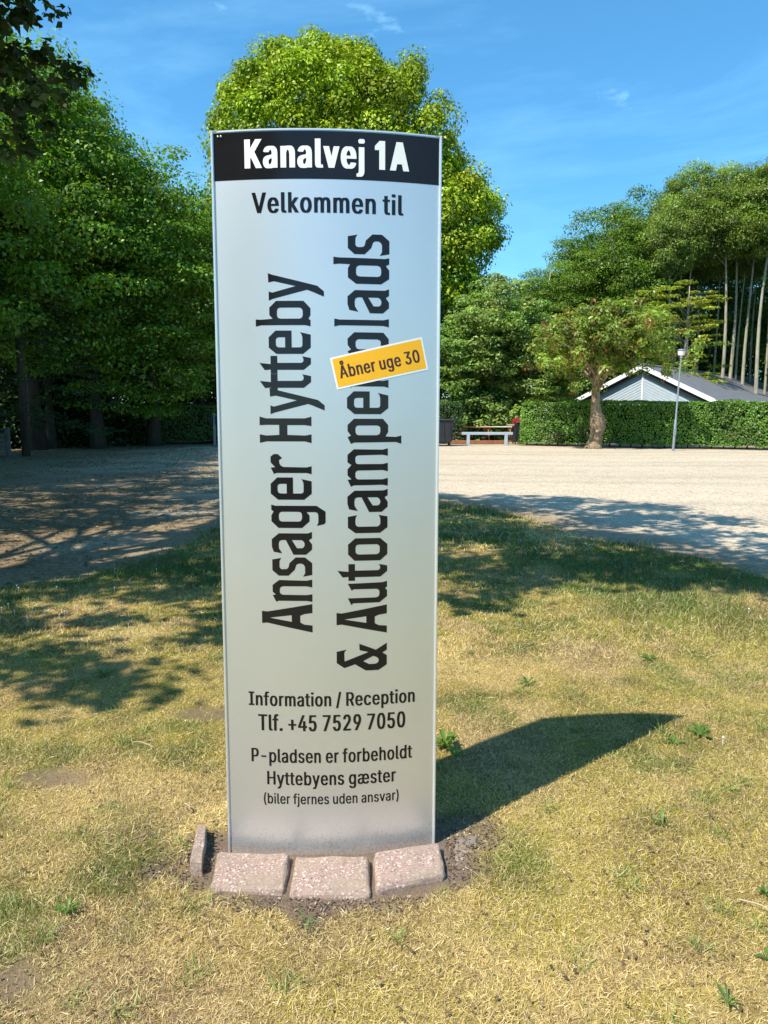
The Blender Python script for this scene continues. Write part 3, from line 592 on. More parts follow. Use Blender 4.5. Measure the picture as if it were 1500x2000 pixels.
def line(body, x0, x1, z0, cap, bold, m, off=.0006, parent=None, rot=0.0, space=0, label=None):
    for me in text_words(body, x0, x1, z0, cap, bold, 1.15 * bold, rot): wrap_text('lettering', me, m, parent or root, off)
TRACK = .012
band_text = M_silver
line('Kanalvej 1A', -.2685, .2695, 2.3775, .0895, .062, M_white, .0012, space=1.10)
line('Velkommen til', -.248, .2512, 2.2372, .0640, .048, M_black, space=1.08)
line('Information / Reception', -.2928, .300, .5575, .0500, .042, M_black, space=1.08)
line('Tlf. +45 7529 7050', -.260, .2657, .4660, .0590, .042, M_black, space=1.08)
line('P-pladsen er forbeholdt', -.287, .2914, .3475, .0505, .036, M_black, space=1.08)
line('Hyttebyens gæster', -.2317, .2323, .2635, .0503, .036, M_black, space=1.08)
line('(biler fjernes uden ansvar)', -.2451, .2427, .1915, .0385, .026, M_black, space=1.06)

# hand-cut octagonal display letters for the two vertical lines: (outlines), units 1/442 of the capital height
def sc(pts, k=1.0, dx=0, dy=0): return [((x + dx) * k, (y + dy) * k) for x, y in pts]
def img(pts, x0, y0, k): return [((x0 - py) * k, (y0 - px) * k) for px, py in pts]
G = {
 'A': [[(0,0),(85,397),(80,444),(190,444),(185,397),(255,0),(175,0),(165,72),(150,107),(90,107),(70,72),(63,0)], [(130,377),(155,182),(95,182)]],
 'n': [[(2,0),(10,49),(10,294),(0,316),(60,347),(65,319),(90,347),(150,347),(195,289),(190,49),(200,0),(130,0),(140,49),(140,254),(132,274),(118,284),(82,284),(68,270),(64,254),(62,49),(70,0)]],
 's': [[(160,267),(145,347),(50,347),(3,292),(3,207),(55,152),(100,137),(110,118),(110,88),(98,72),(80,62),(25,62),(-5,80),(10,0),(115,0),(165,62),(165,142),(115,197),(75,207),(62,222),(60,262),(66,276),(80,284),(125,284),(140,280)]],
 'a': [[(203,0),(190,37),(190,287),(138,349),(73,349),(28,334),(13,259),(58,287),(98,289),(122,282),(131,262),(131,227),(3,162),(3,52),(48,0),(93,0),(130,27),(148,0)], [(131,175),(131,92),(122,76),(103,65),(83,65),(66,74),(60,90),(60,130)]],
 'g': [[(2,85),(2,290),(60,350),(110,350),(145,330),(160,350),(205,350),(195,315),(195,-40),(145,-118),(50,-118),(35,-105),(20,-42),(50,-55),(115,-55),(132,-48),(140,-30),(140,45),(110,20),(60,20)], [(58,260),(58,110),(66,94),(85,85),(115,85),(135,92),(143,110),(143,260),(135,277),(118,285),(85,285),(66,278)]],
 'e': [[(53,353),(1,290),(1,65),(53,0),(160,0),(180,90),(160,76),(138,70),(73,70),(60,76),(55,90),(55,160),(193,160),(193,295),(138,353)], [(55,215),(55,270),(62,286),(78,293),(118,293),(132,286),(138,270),(138,215)]],
 'r': [[(0,0),(10,43),(10,303),(0,323),(55,351),(60,313),(100,351),(150,351),(172,323),(172,288),(138,251),(120,278),(95,276),(75,265),(62,243),(58,43),(68,0)]],
 'H': [[(0,0),(15,55),(15,385),(2,442),(75,442),(65,385),(70,275),(155,275),(155,385),(152,442),(225,442),(210,385),(210,55),(225,0),(145,0),(153,55),(153,205),(70,205),(65,55),(75,0)]],
 'y': [[(0,347),(13,317),(87,27),(75,-8),(32,-113),(75,-113),(120,-58),(210,317),(223,352),(148,349),(157,302),(117,122),(65,317),(75,347)]],
 't': [[(30,390),(35,340),(0,340),(0,283),(32,283),(32,60),(80,0),(130,0),(145,75),(130,65),(110,62),(95,69),(90,85),(90,283),(148,283),(148,340),(80,340),(90,435)]],
 'b': [[(0,460),(10,412),(10,47),(0,0),(50,0),(63,17),(93,0),(148,0),(208,57),(208,287),(153,344),(93,344),(63,317),(55,412),(58,460)], [(63,252),(63,92),(70,74),(88,65),(128,65),(146,74),(153,92),(153,252),(146,272),(128,280),(88,280),(70,272)]],
 'u': [[(62,345),(0,315),(17,297),(20,67),(72,0),(127,0),(147,17),(159,0),(210,0),(199,42),(192,345),(130,312),(142,292),(142,97),(135,76),(117,67),(92,67),(72,76),(65,97)]],
 'o': [[(0,287),(55,343),(143,343),(198,280),(198,63),(143,0),(55,0),(0,63)], [(55,250),(62,270),(78,278),(120,278),(136,270),(143,250),(143,95),(136,76),(120,67),(78,67),(62,76),(55,95)]],
 'c': [[(48,345),(0,280),(0,65),(48,0),(143,0),(158,80),(140,68),(118,63),(83,63),(64,72),(56,90),(56,255),(64,272),(83,280),(118,280),(140,276),(158,263),(143,345)]],
 'm': [img([(1075,440),(1045,435),(880,437),(862,445),(843,405),(865,402),(843,380),(843,345),(865,320),(843,305),(843,262),(880,230),(1045,233),(1075,225),(1075,268),(1045,262),(905,265),(892,270),(888,280),(888,300),(894,312),(905,315),(1045,315),(1075,308),(1075,357),(1045,350),(905,352),(892,357),(888,367),(888,388),(894,399),(905,403),(1045,403),(1075,395)], 445, 1075, 1.5)],
 'p': [img([(1152,197),(1120,187),(880,190),(862,198),(843,160),(862,150),(843,125),(843,90),(880,55),(1045,55),(1075,90),(1075,130),(1060,155),(1120,158),(1152,150)], 198, 1075, 1.5), img([(905,148),(1010,148),(1025,142),(1030,130),(1030,108),(1025,98),(1010,93),(905,93),(893,98),(888,108),(888,130),(893,142)], 198, 1075, 1.5)],
 'l': [[(0,0),(10,47),(10,415),(0,460),(65,460),(57,415),(57,47),(68,0)]],
 'd': [img([(752,350),(800,345),(890,348),(872,380),(872,455),(940,505),(1150,505),(1218,460),(1218,390),(1190,355),(1218,340),(1218,290),(1180,298),(800,295),(752,290)], 505, 1218, 1.0), img([(970,445),(1120,445),(1142,438),(1150,420),(1150,385),(1142,364),(1120,355),(970,355),(948,364),(940,385),(940,420),(948,438)], 505, 1218, 1.0)],
 '&': [img([(808,1765),(895,1747),(880,1765),(875,1785),(878,1855),(1090,1775),(1010,1755),(1008,1697),(1100,1733),(1155,1757),(1253,1697),(1253,1760),(1213,1785),(1253,1810),(1253,1895),(1180,1943),(1065,1943),(970,1883),(875,1915),(808,1868)], 1943, 1253, 1.0), img([(1042,1857),(1130,1812),(1155,1820),(1175,1835),(1182,1855),(1172,1875),(1150,1885),(1095,1885)], 1943, 1253, 1.0)],
}
U = .000398
def vertical(seq, base_s, label):
    ms = [fill_polys([[(base_s(z0) - gy_ * U, z0 + gx_ * U) for gx_, gy_ in pl] for pl in G[ch_]]) for ch_, z0 in seq]
    me = join_meshes(ms)
    w = wrap_text('lettering', me, M_black, root, .0006)
    return w
vertical([('A', .8265), ('n', .9352), ('s', 1.0270), ('a', 1.1010), ('g', 1.1945), ('e', 1.2925), ('r', 1.3805)], lambda z: -.0625 + .0052 * (z - .83) / 1.2, None)
vertical([('H', 1.4858), ('y', 1.5829), ('t', 1.6585), ('t', 1.7180), ('e', 1.7828), ('b', 1.8733), ('y', 1.9570)], lambda z: -.0592 + .0015 * (z - 1.48), None)
vertical([('&', .6849)], lambda z: .1980, None)
vertical([('A', .8197), ('u', .9222), ('t', 1.0090), ('o', 1.0795), ('c', 1.1762), ('a', 1.2480), ('m', 1.3370), ('p', 1.4830), ('e', 1.5835), ('r', 1.6727), ('p', 1.7700), ('l', 1.8735), ('a', 1.9170), ('d', 2.0128), ('s', 2.1068)],
         lambda z: .1978 + .0066 * (z - .82) / 1.3, None)

# yellow notice sticker, tilted
stc = [(.0046, 1.7699), (.3167, 1.8446), (.3404, 1.7363), (.0279, 1.6655)]
def sticker(name, corners, off, m, parent, thick=None):
    bm = bmesh.new(); vs = [bm.verts.new((x, y, 0)) for x, y in corners]; bm.faces.new(vs); me = bm_mesh(bm)
    return wrap_text(name, me, m, parent, off)
cx_, cy_ = np.mean([p[0] for p in stc]), np.mean([p[1] for p in stc])
st = sticker('notice_sticker', stc, .0010, M_white, root)
st['label'] = 'yellow week notice stuck slantwise over the long name'
inset = []
ang = math.atan2(.0747, .3121)
for (x, y) in stc:
    dx, dy = x - cx_, y - cy_; l = dx * math.cos(ang) + dy * math.sin(ang); t = -dx * math.sin(ang) + dy * math.cos(ang)
    l *= 1 - .006 / abs(l); t *= 1 - .006 / abs(t)
    inset.append((cx_ + l * math.cos(ang) - t * math.sin(ang), cy_ + l * math.sin(ang) + t * math.cos(ang)))
sticker('sticker_field', inset, .0013, M_yel, st)
for me in text_words('Åbner uge 30', .0397, .3187, 1.7024, .0420, .040, .045, math.atan2(.0592, .2718)): wrap_text('lettering', me, M_brown, st, .0016)
# two small rivets in the header corner
for s in (-.355, -.345):
    bm = bmesh.new(); bmesh.ops.create_uvsphere(bm, u_segments=10, v_segments=6, radius=.0035)
    link('rivet', bm_mesh(bm, True), M_alu, root, loc=(s, -(sg(s) + .002), H_ - .018))

# ------------------------------------------------------------------ kerb stones round the sign
m, nt, b = newmat('pink_aggregate')
t = nt.nodes.new('ShaderNodeTexCoord'); v = nt.nodes.new('ShaderNodeTexVoronoi'); v.inputs['Scale'].default_value = 190; nt.links.new(t.outputs['Object'], v.inputs['Vector'])
sp = nt.nodes.new('ShaderNodeSeparateColor'); nt.links.new(v.outputs['Color'], sp.inputs[0])
rr = ramp(nt, sp.outputs[0], [(0, (.15, .11, .10)), (.10, (.27, .185, .155)), (.45, (.33, .22, .185)), (.84, (.37, .265, .225)), (.91, (.52, .44, .38)), (1, (.62, .56, .5))])
rr.color_ramp.interpolation = 'CONSTANT'
n = nt.nodes.new('ShaderNodeTexNoise'); n.inputs['Scale'].default_value = 30; n.inputs['Detail'].default_value = 8; nt.links.new(t.outputs['Object'], n.inputs['Vector'])
dr = nt.nodes.new('ShaderNodeTexNoise'); dr.inputs['Scale'].default_value = 9; dr.inputs['Detail'].default_value = 6; nt.links.new(t.outputs['Object'], dr.inputs['Vector'])
dm = ramp(nt, dr.outputs[0], [(.38, (0, 0, 0)), (.68, (.75, .75, .75))])
mm = nt.nodes.new('ShaderNodeMix'); mm.data_type = 'RGBA'; nt.links.new(dm.outputs[0], mm.inputs[0]); nt.links.new(rr.outputs[0], mm.inputs[6]); mm.inputs[7].default_value = (.27, .21, .155, 1)
nt.links.new(mm.outputs[2], b.inputs['Base Color']); b.inputs['Roughness'].default_value = .9
bump(nt, b, n.outputs[0], .9, .006); M_stone = m
def stone(name, quad, top, zbot, tilt, label, seed, bev=.022, group=None, m=None):
    """quad: four ground corners (front left, front right, back right, back left)"""
    c = Vector((sum(q[0] for q in quad) / 4, sum(q[1] for q in quad) / 4, 0))
    bm = bmesh.new()
    lo = [bm.verts.new((q[0] - c.x, q[1] - c.y, zbot)) for q in quad]
    hi = [bm.verts.new(((q[0] - c.x) * .97, (q[1] - c.y) * .97, top + (tilt if i > 1 else -tilt))) for i, q in enumerate(quad)]
    bm.faces.new(lo[::-1]); bm.faces.new(hi)
    for i in range(4): bm.faces.new((lo[i], lo[(i + 1) % 4], hi[(i + 1) % 4], hi[i]))
    bmesh.ops.bevel(bm, geom=bm.edges[:], offset=bev, segments=4, profile=.6, affect='EDGES')
    bmesh.ops.triangulate(bm, faces=bm.faces); bmesh.ops.subdivide_edges(bm, edges=bm.edges[:], cuts=3, use_grid_fill=True)
    for vv in bm.verts:
        q = vv.co * 26 + Vector((seed, seed * 2, 0)); d = mnoise.noise(q) * .0045 + mnoise.noise(q * 3.1) * .003 + mnoise.noise(vv.co * 9 + Vector((seed, 0, 0))) * .004
        vv.co += vv.normal * d
    o = link(name, bm_mesh(bm, True), m or M_stone, loc=c)
    return tag(o, label, 'kerb stone', group or 'pinkish kerb stones around the foot of the sign')
stone('kerb_stone', [(-.585, 2.272), (-.325, 2.256), (-.332, 2.455), (-.605, 2.465)], .026, -.06, .006, 'pinkish speckled kerb stone at the front left foot of the sign', 1)
stone('kerb_stone', [(-.314, 2.238), (-.040, 2.236), (-.050, 2.440), (-.322, 2.444)], .024, -.06, .007, 'pinkish speckled kerb stone in the middle in front of the sign', 5)
stone('kerb_stone', [(-.030, 2.252), (.216, 2.340), (.208, 2.515), (-.042, 2.448)], .034, -.06, .008, 'pinkish speckled kerb stone angled at the front right foot of the sign', 9)
stone('kerb_stone', [(-.676, 2.375), (-.628, 2.362), (-.668, 2.602), (-.702, 2.612)], .048, -.06, .002, 'narrow kerb stone set on edge left of the sign foot', 13, .008)
stone('kerb_stone', [(.236, 2.38), (.345, 2.48), (.370, 2.63), (.262, 2.58)], .006, -.06, .004, 'half buried grey-brown stone right of the sign foot', 17, .025, m=plain('muddy_stone', (.20, .16, .125), .95, 0, .3, 14, .6))

# ------------------------------------------------------------------ weeds, twigs
def weed(x, y, size, nl, label, upright=.35, width=.26, col=(.11, .20, .035)):
    z = float(lz(np.array([x]), np.array([y]))[0]); rt = empty('weed', (x, y, z), (0, 0, random.uniform(0, 6)), label=label, cat='weed', group='green broad-leaved weeds in the dry lawn')
    for i in range(nl):
        a = i * 2.4 + random.uniform(-.3, .3); L = size * random.uniform(.6, 1.1); up_ = upright * random.uniform(.5, 1.5)
        w = L * width; V = []
        prof = [(0, .15), (.25, .6), (.5, 1), (.75, .75), (1, .05)]
        for (t_, k) in prof:
            rr_ = L * t_; zz = L * up_ * math.sin(t_ * 2.2) + .004
            for sd_ in (-1, 0, 1):
                V.append((math.cos(a) * rr_ - math.sin(a) * sd_ * w * k * .5, math.sin(a) * rr_ + math.cos(a) * sd_ * w * k * .5, zz + (.0 if sd_ == 0 else w * .12)))
        F = [(j * 3 + s, j * 3 + s + 1, j * 3 + s + 4, j * 3 + s + 3) for j in range(4) for s in (0, 1)]
        c = np.array(col) * random.uniform(.75, 1.4)
        link('leaf', np_mesh('leaf', np.array(V), np.array(F), np.tile(c, (len(V), 1)), True), M_leaf, rt)
weed(.29, 3.32, .085, 16, 'bushy bright green weed beside the right edge of the sign', .7, .3)
weed(.33, 3.22, .06, 9, 'smaller green weed just right of the sign edge', .6, .3)
weed(1.56, 3.46, .085, 9, 'bright green weed at the tip of the sign shadow', .3, .3)
weed(1.40, 3.38, .06, 7, 'small green weed inside the tip of the sign shadow', .3, .3)
weed(.84, 4.14, .09, 8, 'light green weed beyond the sign shadow, in dry grass', .25, .22)
weed(1.71, 4.58, .08, 8, 'small dark green weed in the dry lawn, near the right edge', .3, .3)
weed(.93, 1.80, .05, 9, 'green grass tuft at the bottom right corner of the lawn', .5, .18)
weed(1.27, 2.26, .045, 7, 'green leafy weed at the right edge by the lowest lawn', .5, .4)
weed(-1.69, 4.29, .09, 9, 'flat green weed in the patchy shade left of the sign', .3, .2)
weed(1.12, 1.95, .05, 5, 'single dark green plantain at the lower right edge', .3, .4)
weed(1.07, 2.65, .045, 4, 'upright pair of green leaves in the dry lawn right of the stones', .9, .3)
weed(.04, 2.02, .055, 8, 'narrow green grass tuft below the middle kerb stone', 1.0, .1)
weed(-.24, 2.10, .045, 7, 'low green tuft just below the kerb stones', .7, .12)
weed(-1.01, 2.16, .05, 12, 'dark green moss-like weed in the lower left lawn', .5, .2)
weed(1.66, 2.75, .07, 9, 'green weed half cut by the right edge of the lawn', .5, .25)
M_twig = plain('dry_twig', (.42, .33, .22), .9)
M_twig2 = plain('dark_twig', (.12, .09, .07), .9)
def twig(x, y, a, L, bend, m, label):
    z = float(lz(np.array([x]), np.array([y]))[0]) + .022
    bm = bmesh.new(); pts = []
    for i in range(6):
        t_ = i / 5; pts.append((math.cos(a) * L * t_ - math.sin(a) * bend * math.sin(t_ * 3.1), math.sin(a) * L * t_ + math.cos(a) * bend * math.sin(t_ * 3.1), random.uniform(-.002, .004)))
    tube(bm, pts, [.0028, .0026, .0024, .002, .0016, .001], 5)
    bar(bm, pts[3], (pts[3][0] + .02 * math.cos(a + .8), pts[3][1] + .02 * math.sin(a + .8), .004), .0015)
    tag(link('twig', bm_mesh(bm), m, loc=(x, y, z)), label, 'twig')
twig(-.93, 2.52, .4, .11, .01, M_twig2, 'thin dark twig lying left of the upright kerb stone')
twig(-.80, 2.78, -1.0, .06, .008, M_twig, 'short pale twig lying left of the sign')
twig(-1.20, 3.35, -.6, .14, .03, M_twig, 'curved pale twig in the sunlit lawn left of the sign')
twig(1.15, 2.2, -.7, .12, .012, M_twig, 'pale dry stalk lying in the lower right lawn')

# ------------------------------------------------------------------ foliage
def leaf_cloud(C, Rr, per, size, flat, base, var=.25, up=.5, ncl=None, asp=.6, cvar=.42, shell=.55):
    """C (k,3) clump centres, Rr (k,) radii -> folded leaves spread over each clump's shell"""
    k = len(C); n = k * per
    ci = np.repeat(np.arange(k), per)
    d = rng.normal(size=(n, 3)); d[:, 2] = d[:, 2] + .25; d /= np.linalg.norm(d, axis=1)[:, None]
    rad = rng.uniform(shell, 1.05, n)
    off = d * rad[:, None] * Rr[ci][:, None]; off[:, 2] *= flat
    P = C[ci] + off
    nrm = d * (1 - up) + np.array([0, 0, 1]) * up + rng.normal(0, .30, (n, 3)); nrm /= np.linalg.norm(nrm, axis=1)[:, None]
    t = rng.normal(size=(n, 3)); t[:, 2] -= .35; t -= (t * nrm).sum(1)[:, None] * nrm; t /= np.linalg.norm(t, axis=1)[:, None]
    s = np.cross(nrm, t); L = (size * rng.uniform(.55, 1.3, n))[:, None]; w = L * asp * .5
    V = np.stack([P - t * L * .5, P + s * w + nrm * w * .35, P + t * L * .5 - nrm * L * .12, P - s * w + nrm * w * .35], 1).reshape(-1, 3)
    F = (np.arange(n) * 4)[:, None] + [0, 1, 2, 3]
    cc = np.array(base) * (1 + rng.normal(0, cvar * .5, k))[:, None] * (1 + rng.normal(0, .045, (k, 3)))
    c = cc[ci] * rng.uniform(1 - var, 1 + var, n)[:, None]
    return V, F, np.repeat(np.clip(c, .004, .9), 4, 0)
def env_points(ells, n, bias=.6, ok=None):
    """points in a union of ellipsoids, mostly near the outside"""
    vol = np.array([e[3] * e[4] * e[5] for e in ells]); out = []
    while sum(len(o) for o in out) < n:
        i = rng.choice(len(ells), p=vol / vol.sum()); e = ells[i]
        m_ = 64; d = rng.normal(size=(m_, 3)); d /= np.linalg.norm(d, axis=1)[:, None]
        r_ = bias + (1 - bias) * rng.random(m_) ** .6
        p = np.array(e[:3]) + d * r_[:, None] * np.array(e[3:6])
        k = np.ones(m_, bool)
        for j, f_ in enumerate(ells):
            if j != i: k &= (((p - np.array(f_[:3])) / np.array(f_[3:6])) ** 2).sum(1) > .45
        p = p[k]
        if ok is not None: p = p[ok(p)]
        out.append(p[:max(1, int(16 * vol[i] / vol.max()))])
    P = np.concatenate(out); return P[rng.permutation(len(P))[:n]]
def trunk_mesh(h, r0, clumps, nl=14, lean=(0, 0), seg=10, jag=.12, start=.25, flare=1.5, wig=.15):
    bm = bmesh.new(); pts = []; rads = []
    N = 9
    for i in range(N):
        t_ = i / (N - 1); pts.append(Vector((lean[0] * t_ + wig * math.sin(t_ * 5 + h) * t_, lean[1] * t_ + wig * math.cos(t_ * 4 + h) * t_, h * t_ - (.15 if i == 0 else 0))))
        rads.append(r0 * (flare if i == 0 else 1) * (1 - .8 * t_) )
    tube(bm, pts, rads, seg, jag)
    if len(clumps):
        for c in clumps[:nl]:
            c = Vector(c); zt = max(h * start, min(c.z - abs(c.x + c.y) * .25 - .6, h * .93)); t_ = zt / h
            i = min(int(t_ * (N - 1)), N - 2); f_ = t_ * (N - 1) - i; p0 = pts[i].lerp(pts[i + 1], f_)
            ra = r0 * (1 - .8 * t_) * .42; mid = p0.lerp(c, .5) + Vector((0, 0, .08 * (c - p0).length))
            tube(bm, [p0, p0.lerp(mid, .6) , mid, c], [ra, ra * .75, ra * .55, ra * .15], 5, 0)
    return bm_mesh(bm, True)
def make_tree(ells, nclump, per, size, rcl, flat, base, h, r0, nl=14, up=.5, bias=.55, mat_=None, bmat=None, ok=None, core=0, **kw):
    P = env_points(ells, nclump, bias, ok); rr_ = rcl * rng.uniform(.6, 1.35, len(P))
    V = leaf_cloud(P, rr_, per, size, flat, base, up=up)
    if core:
        P2 = env_points([(e[0], e[1], e[2], e[3] * .72, e[4] * .72, e[5] * .72) for e in ells], core, .1)
        V = merge([V, leaf_cloud(P2, np.full(len(P2), 1.0), 90, size * 1.6, .8, base, up=up)])
    me = np_mesh('crown', *V); me.materials.append(mat_ or M_leaf)
    tm = trunk_mesh(h, r0, P[np.argsort(rng.random(len(P)))], nl, **kw); tm.materials.append(bmat or M_bark_dark)
    return me, tm
def place(name, proto, x, y, label, group=None, sx=1, sz=1, rz=0, z=-.03, cat='tree'):
    rt = empty(name, (x, y, z), (0, 0, rz), label=label, cat=cat, group=group); rt.scale = (sx, sx, sz)
    c = link('crown', proto[0], None, rt); t_ = link('trunk', proto[1], None, rt)
    return rt
def X_at(px, Y): return (px - 750) / 1444 * (Y * .9905 + .1)

G_BEECH = (.15, .275, .028); G_YEL = (.285, .39, .018); G_LIGHT = (.25, .36, .09)
# --- the big round-headed tree behind the sign
ells = [(0, 0, 8.6, 6.3, 5.2, 4.6), (-.9, 0, 12.0, 5.0, 4.4, 4.5), (1.9, 0, 12.0, 3.7, 4.0, 4.1), (3.4, 0, 8.0, 4.4, 4.4, 4.4), (-3.2, 0, 7.0, 3.9, 4.2, 4.4), (3.9, 0, 5.4, 2.9, 3.2, 2.8), (-3.9, 0, 4.6, 3.0, 3.2, 2.8)]
big = make_tree(ells, 900, 330, .17, .82, .80, G_YEL, 14, .42, 22, up=.34, bias=.80, bmat=M_bark_grey, core=340, mat_=M_leaf_dense)
place('broadleaf_tree', big, X_at(666, 50), 50, 'big round-headed yellow-green tree rising behind the silver sign', sx=1.33, sz=1.46)

# --- left wood: three beech crowns used over and over
def beech(kind):
    e = {0: [(0, 0, 7.6, 3.6, 3.4, 4.9), (1.4, -.8, 6.2, 3.0, 2.8, 3.2), (-1.6, .3, 8.0, 2.6, 2.6, 3.6), (.3, 0, 11.3, 1.9, 1.9, 2.4), (0, -1.6, 3.6, 3.6, 2.0, 1.9)],
         1: [(0, 0, 8.2, 3.2, 3.2, 5.0), (-1.5, -1, 5.9, 2.9, 2.7, 3.0), (1.5, .4, 8.6, 2.3, 2.4, 3.5), (-.3, 0, 11.6, 1.6, 1.6, 2.4), (.4, -1.4, 3.2, 3.4, 2.0, 1.8)],
         2: [(0, 0, 7.4, 3.8, 3.5, 4.4), (0, -1.3, 4.0, 3.7, 2.6, 2.9), (.8, 0, 10.8, 2.2, 2.1, 3.0)]}[kind]
    return make_tree(e, 380, 130, .155, .98, .34, G_BEECH, 12.5, .24, 20, up=.42, bias=.5)
B = [beech(i) for i in range(3)]
LW = [  # px at Y, Y, kind, horizontal, vertical scale, label
 (-150, 24, 0, 1.15, 1.02, 'dark beech at the left edge, nearest in the left wood'),
 (70, 30, 1, 1.2, 1.18, 'tall beech with hanging sprays, second from the left edge'),
 (190, 31, 0, 1.0, 1.03, 'beech with twin dark trunk below, in the left wood'),
 (300, 33.5, 2, 1.1, .93, 'wide low-branched beech over the left hedge'),
 (395, 36.5, 1, .95, .85, 'last beech of the left wood, touching the yellow-green tree'),
 (150, 37, 2, 1.1, 1.36, 'taller beech standing behind the left wood front row'),
 (10, 34, 1, 1.2, 1.35, 'tall dark beech behind the left edge of the wood'),
 (262, 40, 0, 1.1, 1.08, 'beech crown showing just right of the thin grey treetop'),
 (350, 43, 2, 1.1, .98, 'rear beech peeping out above the left hedge end'),
 (90, 44, 0, 1.3, 1.2, 'rear beech hidden deep in the left wood')]
for i, (px, Y, k, sx, sz, lb) in enumerate(LW):
    place('beech_tree', B[k], X_at(px, Y), Y, lb, 'beeches of the wood on the left', sx, sz, i * 1.9)
for (x, y, k, sx, sz, lb) in ((-14.6, 14.5, 1, 1.1, 1.05, 'beech beyond the left edge of the picture, nearest to the lawn'), (-15.6, 19.5, 0, 1.15, 1.1, 'beech beyond the left edge of the picture beside the gravel'), (-9.5, -15, 0, 1.2, 1.0, 'beech standing behind the photographer on the left')):
    place('beech_tree', B[k], x, y, lb, 'beeches of the wood on the left', sx, sz, x)
# thin silvery treetop
thin = make_tree([(0, 0, 12.2, 1.3, 1.3, 3.4), (.2, 0, 8.5, 2.0, 2.0, 3.0)], 120, 60, .15, .45, .8, (.13, .19, .09), 15, .13, 26, up=.3, bias=.3, bmat=M_bark_grey)
place('thin_tree', thin, X_at(232, 36), 36, 'thin grey-green treetop sticking up between oak leaves and beeches')
# spruce at the left
bm = bmesh.new()
tube(bm, [(0, 0, -.2), (0, 0, 4), (0, 0, 9)], [.15, .11, .03], 8, .1); sp_tr = bm_mesh(bm, True)
Cs, Rs = [], []
for lv in range(26):
    z = 1.1 + lv * .30; rad = 3.6 * (1 - (z - .6) / 8.9)
    for q in range(7):
        a = random.uniform(0, 6.28)
        for f_ in (.45, .65, .85, 1.0):
            Cs.append((math.cos(a) * rad * f_, math.sin(a) * rad * f_, z - .18 * rad * f_)); Rs.append(.34 * (1.15 - .5 * f_))
V = leaf_cloud(np.array(Cs), np.array(Rs), 34, .12, .28, (.028, .068, .016), up=.4, asp=.25)
rt = empty('spruce_tree', (X_at(48, 26), 26, 0), label='dark spruce with drooping level branches low at the left', cat='tree')
link('crown', np_mesh('c', *V), M_leaf, rt); link('trunk', sp_tr, M_bark_dark, rt)
# slim dark trunks standing under the left wood
for px, Y, r_, h_, lb in ((192, 33.5, .17, 7, 'slim dark trunk, left one of the close pair under the left wood'), (216, 33.8, .16, 7, 'slim dark trunk, right one of the close pair under the left wood'), (98, 31, .20, 7, 'brown trunk behind the spruce branches'), (262, 35.0, .14, 6, 'thin dark trunk just left of the left hedge')):
    rt = empty('young_tree', (X_at(px, Y), Y, 0), label=lb, cat='tree')
    P = env_points([(0, 0, h_ + .6, 1.8, 1.8, 2.0)], 40, .3)
    link('crown', np_mesh('c', *leaf_cloud(P, np.full(len(P), .6), 60, .18, .45, G_BEECH)), M_leaf, rt)
    link('trunk', trunk_mesh(h_, r_, P, 8, wig=.12), M_bark_dark, rt)

# --- background mass of the wood, too far to tell the trees apart
def mass(name, spans, label, base, per=60, size=.34):
    Cs = []; Rs = []
    for (xa, ya, xb, yb, za, zb, nn, thick) in spans:
        t_ = rng.random(nn); x = xa + (xb - xa) * t_; y = ya + (yb - ya) * t_ + rng.normal(0, thick, nn)
        top = zb * (.82 + .3 * fbm(x * .5, y * 0, .5, 5, 3)); z = za + (top - za) * rng.random(nn) ** .85
        Cs.append(np.stack([x, y, z], -1)); Rs.append(rng.uniform(.6, 1.2, nn))
    Cs = np.concatenate(Cs); Rs = np.concatenate(Rs)
    tag(link(name, np_mesh(name, *leaf_cloud(Cs, Rs, per, size, .6, base)), M_leaf), label, 'wood', kind='stuff')
mass('far_wood', [(-46, 47, -7, 57, 0, 10, 900, 1.2), (2, 58, 22, 66, 0, 10.5, 520, 1.5), (16, 74, 60, 70, 0, 11, 1300, 1.5)], 'dense dark mass of trees closing off the view behind the woods', (.045, .095, .02), 46, .5)
mass('undergrowth', [(-26, 36.8, -4, 37.6, 0, 4.6, 620, .4), (-22, 30, -11.5, 34.6, 0, 1.2, 160, .4), (-25, 27.5, -12.6, 33.0, 0, 3.4, 760, .5), (-4, 39, 3, 40, 0, 4, 120, .6)], 'dark shrubby undergrowth between trunks of the left wood', (.035, .075, .018), 60, .2)

# --- middle: light green trees and bushes beyond the gap
mid = make_tree([(0, 0, 6.2, 2.6, 2.4, 3.8), (-1, -.5, 4.2, 2.2, 1.8, 2.0), (1, 0, 7.6, 1.8, 1.8, 2.4)], 210, 100, .19, .60, .45, G_LIGHT, 9.8, .12, 16, up=.5, bias=.35, bmat=M_bark_grey, seg=8)
mid2 = make_tree([(0, 0, 5.6, 2.9, 2.4, 3.4), (.9, -.4, 3.4, 2.2, 1.8, 1.8)], 190, 100, .19, .60, .45, (.20, .32, .07), 8.6, .11, 14, up=.5, bias=.35, bmat=M_bark_grey, seg=8)
for px, Y, p_, sx, sz, lb in ((961, 39.6, mid, .92, .87, 'light green tree with slim bare trunk above the gap in the hedge'), (893, 39.5, mid2, .85, .70, 'light green tree just right of the sign, above the bin'),
                              (1015, 41.5, mid2, .95, .87, 'pale green tree between the slim-trunked tree and the red-tinged tree'), (1066, 39.5, mid, .9, .62, 'small pale-stemmed tree above the left end of the right hedge'), (925, 47, mid, 1.05, 1.0, 'rear light green tree showing its top left of the beech wood')):
    place('ash_tree', p_, X_at(px, Y), Y, lb, 'light green trees beyond the hedge gap', sx, sz, px * .7)
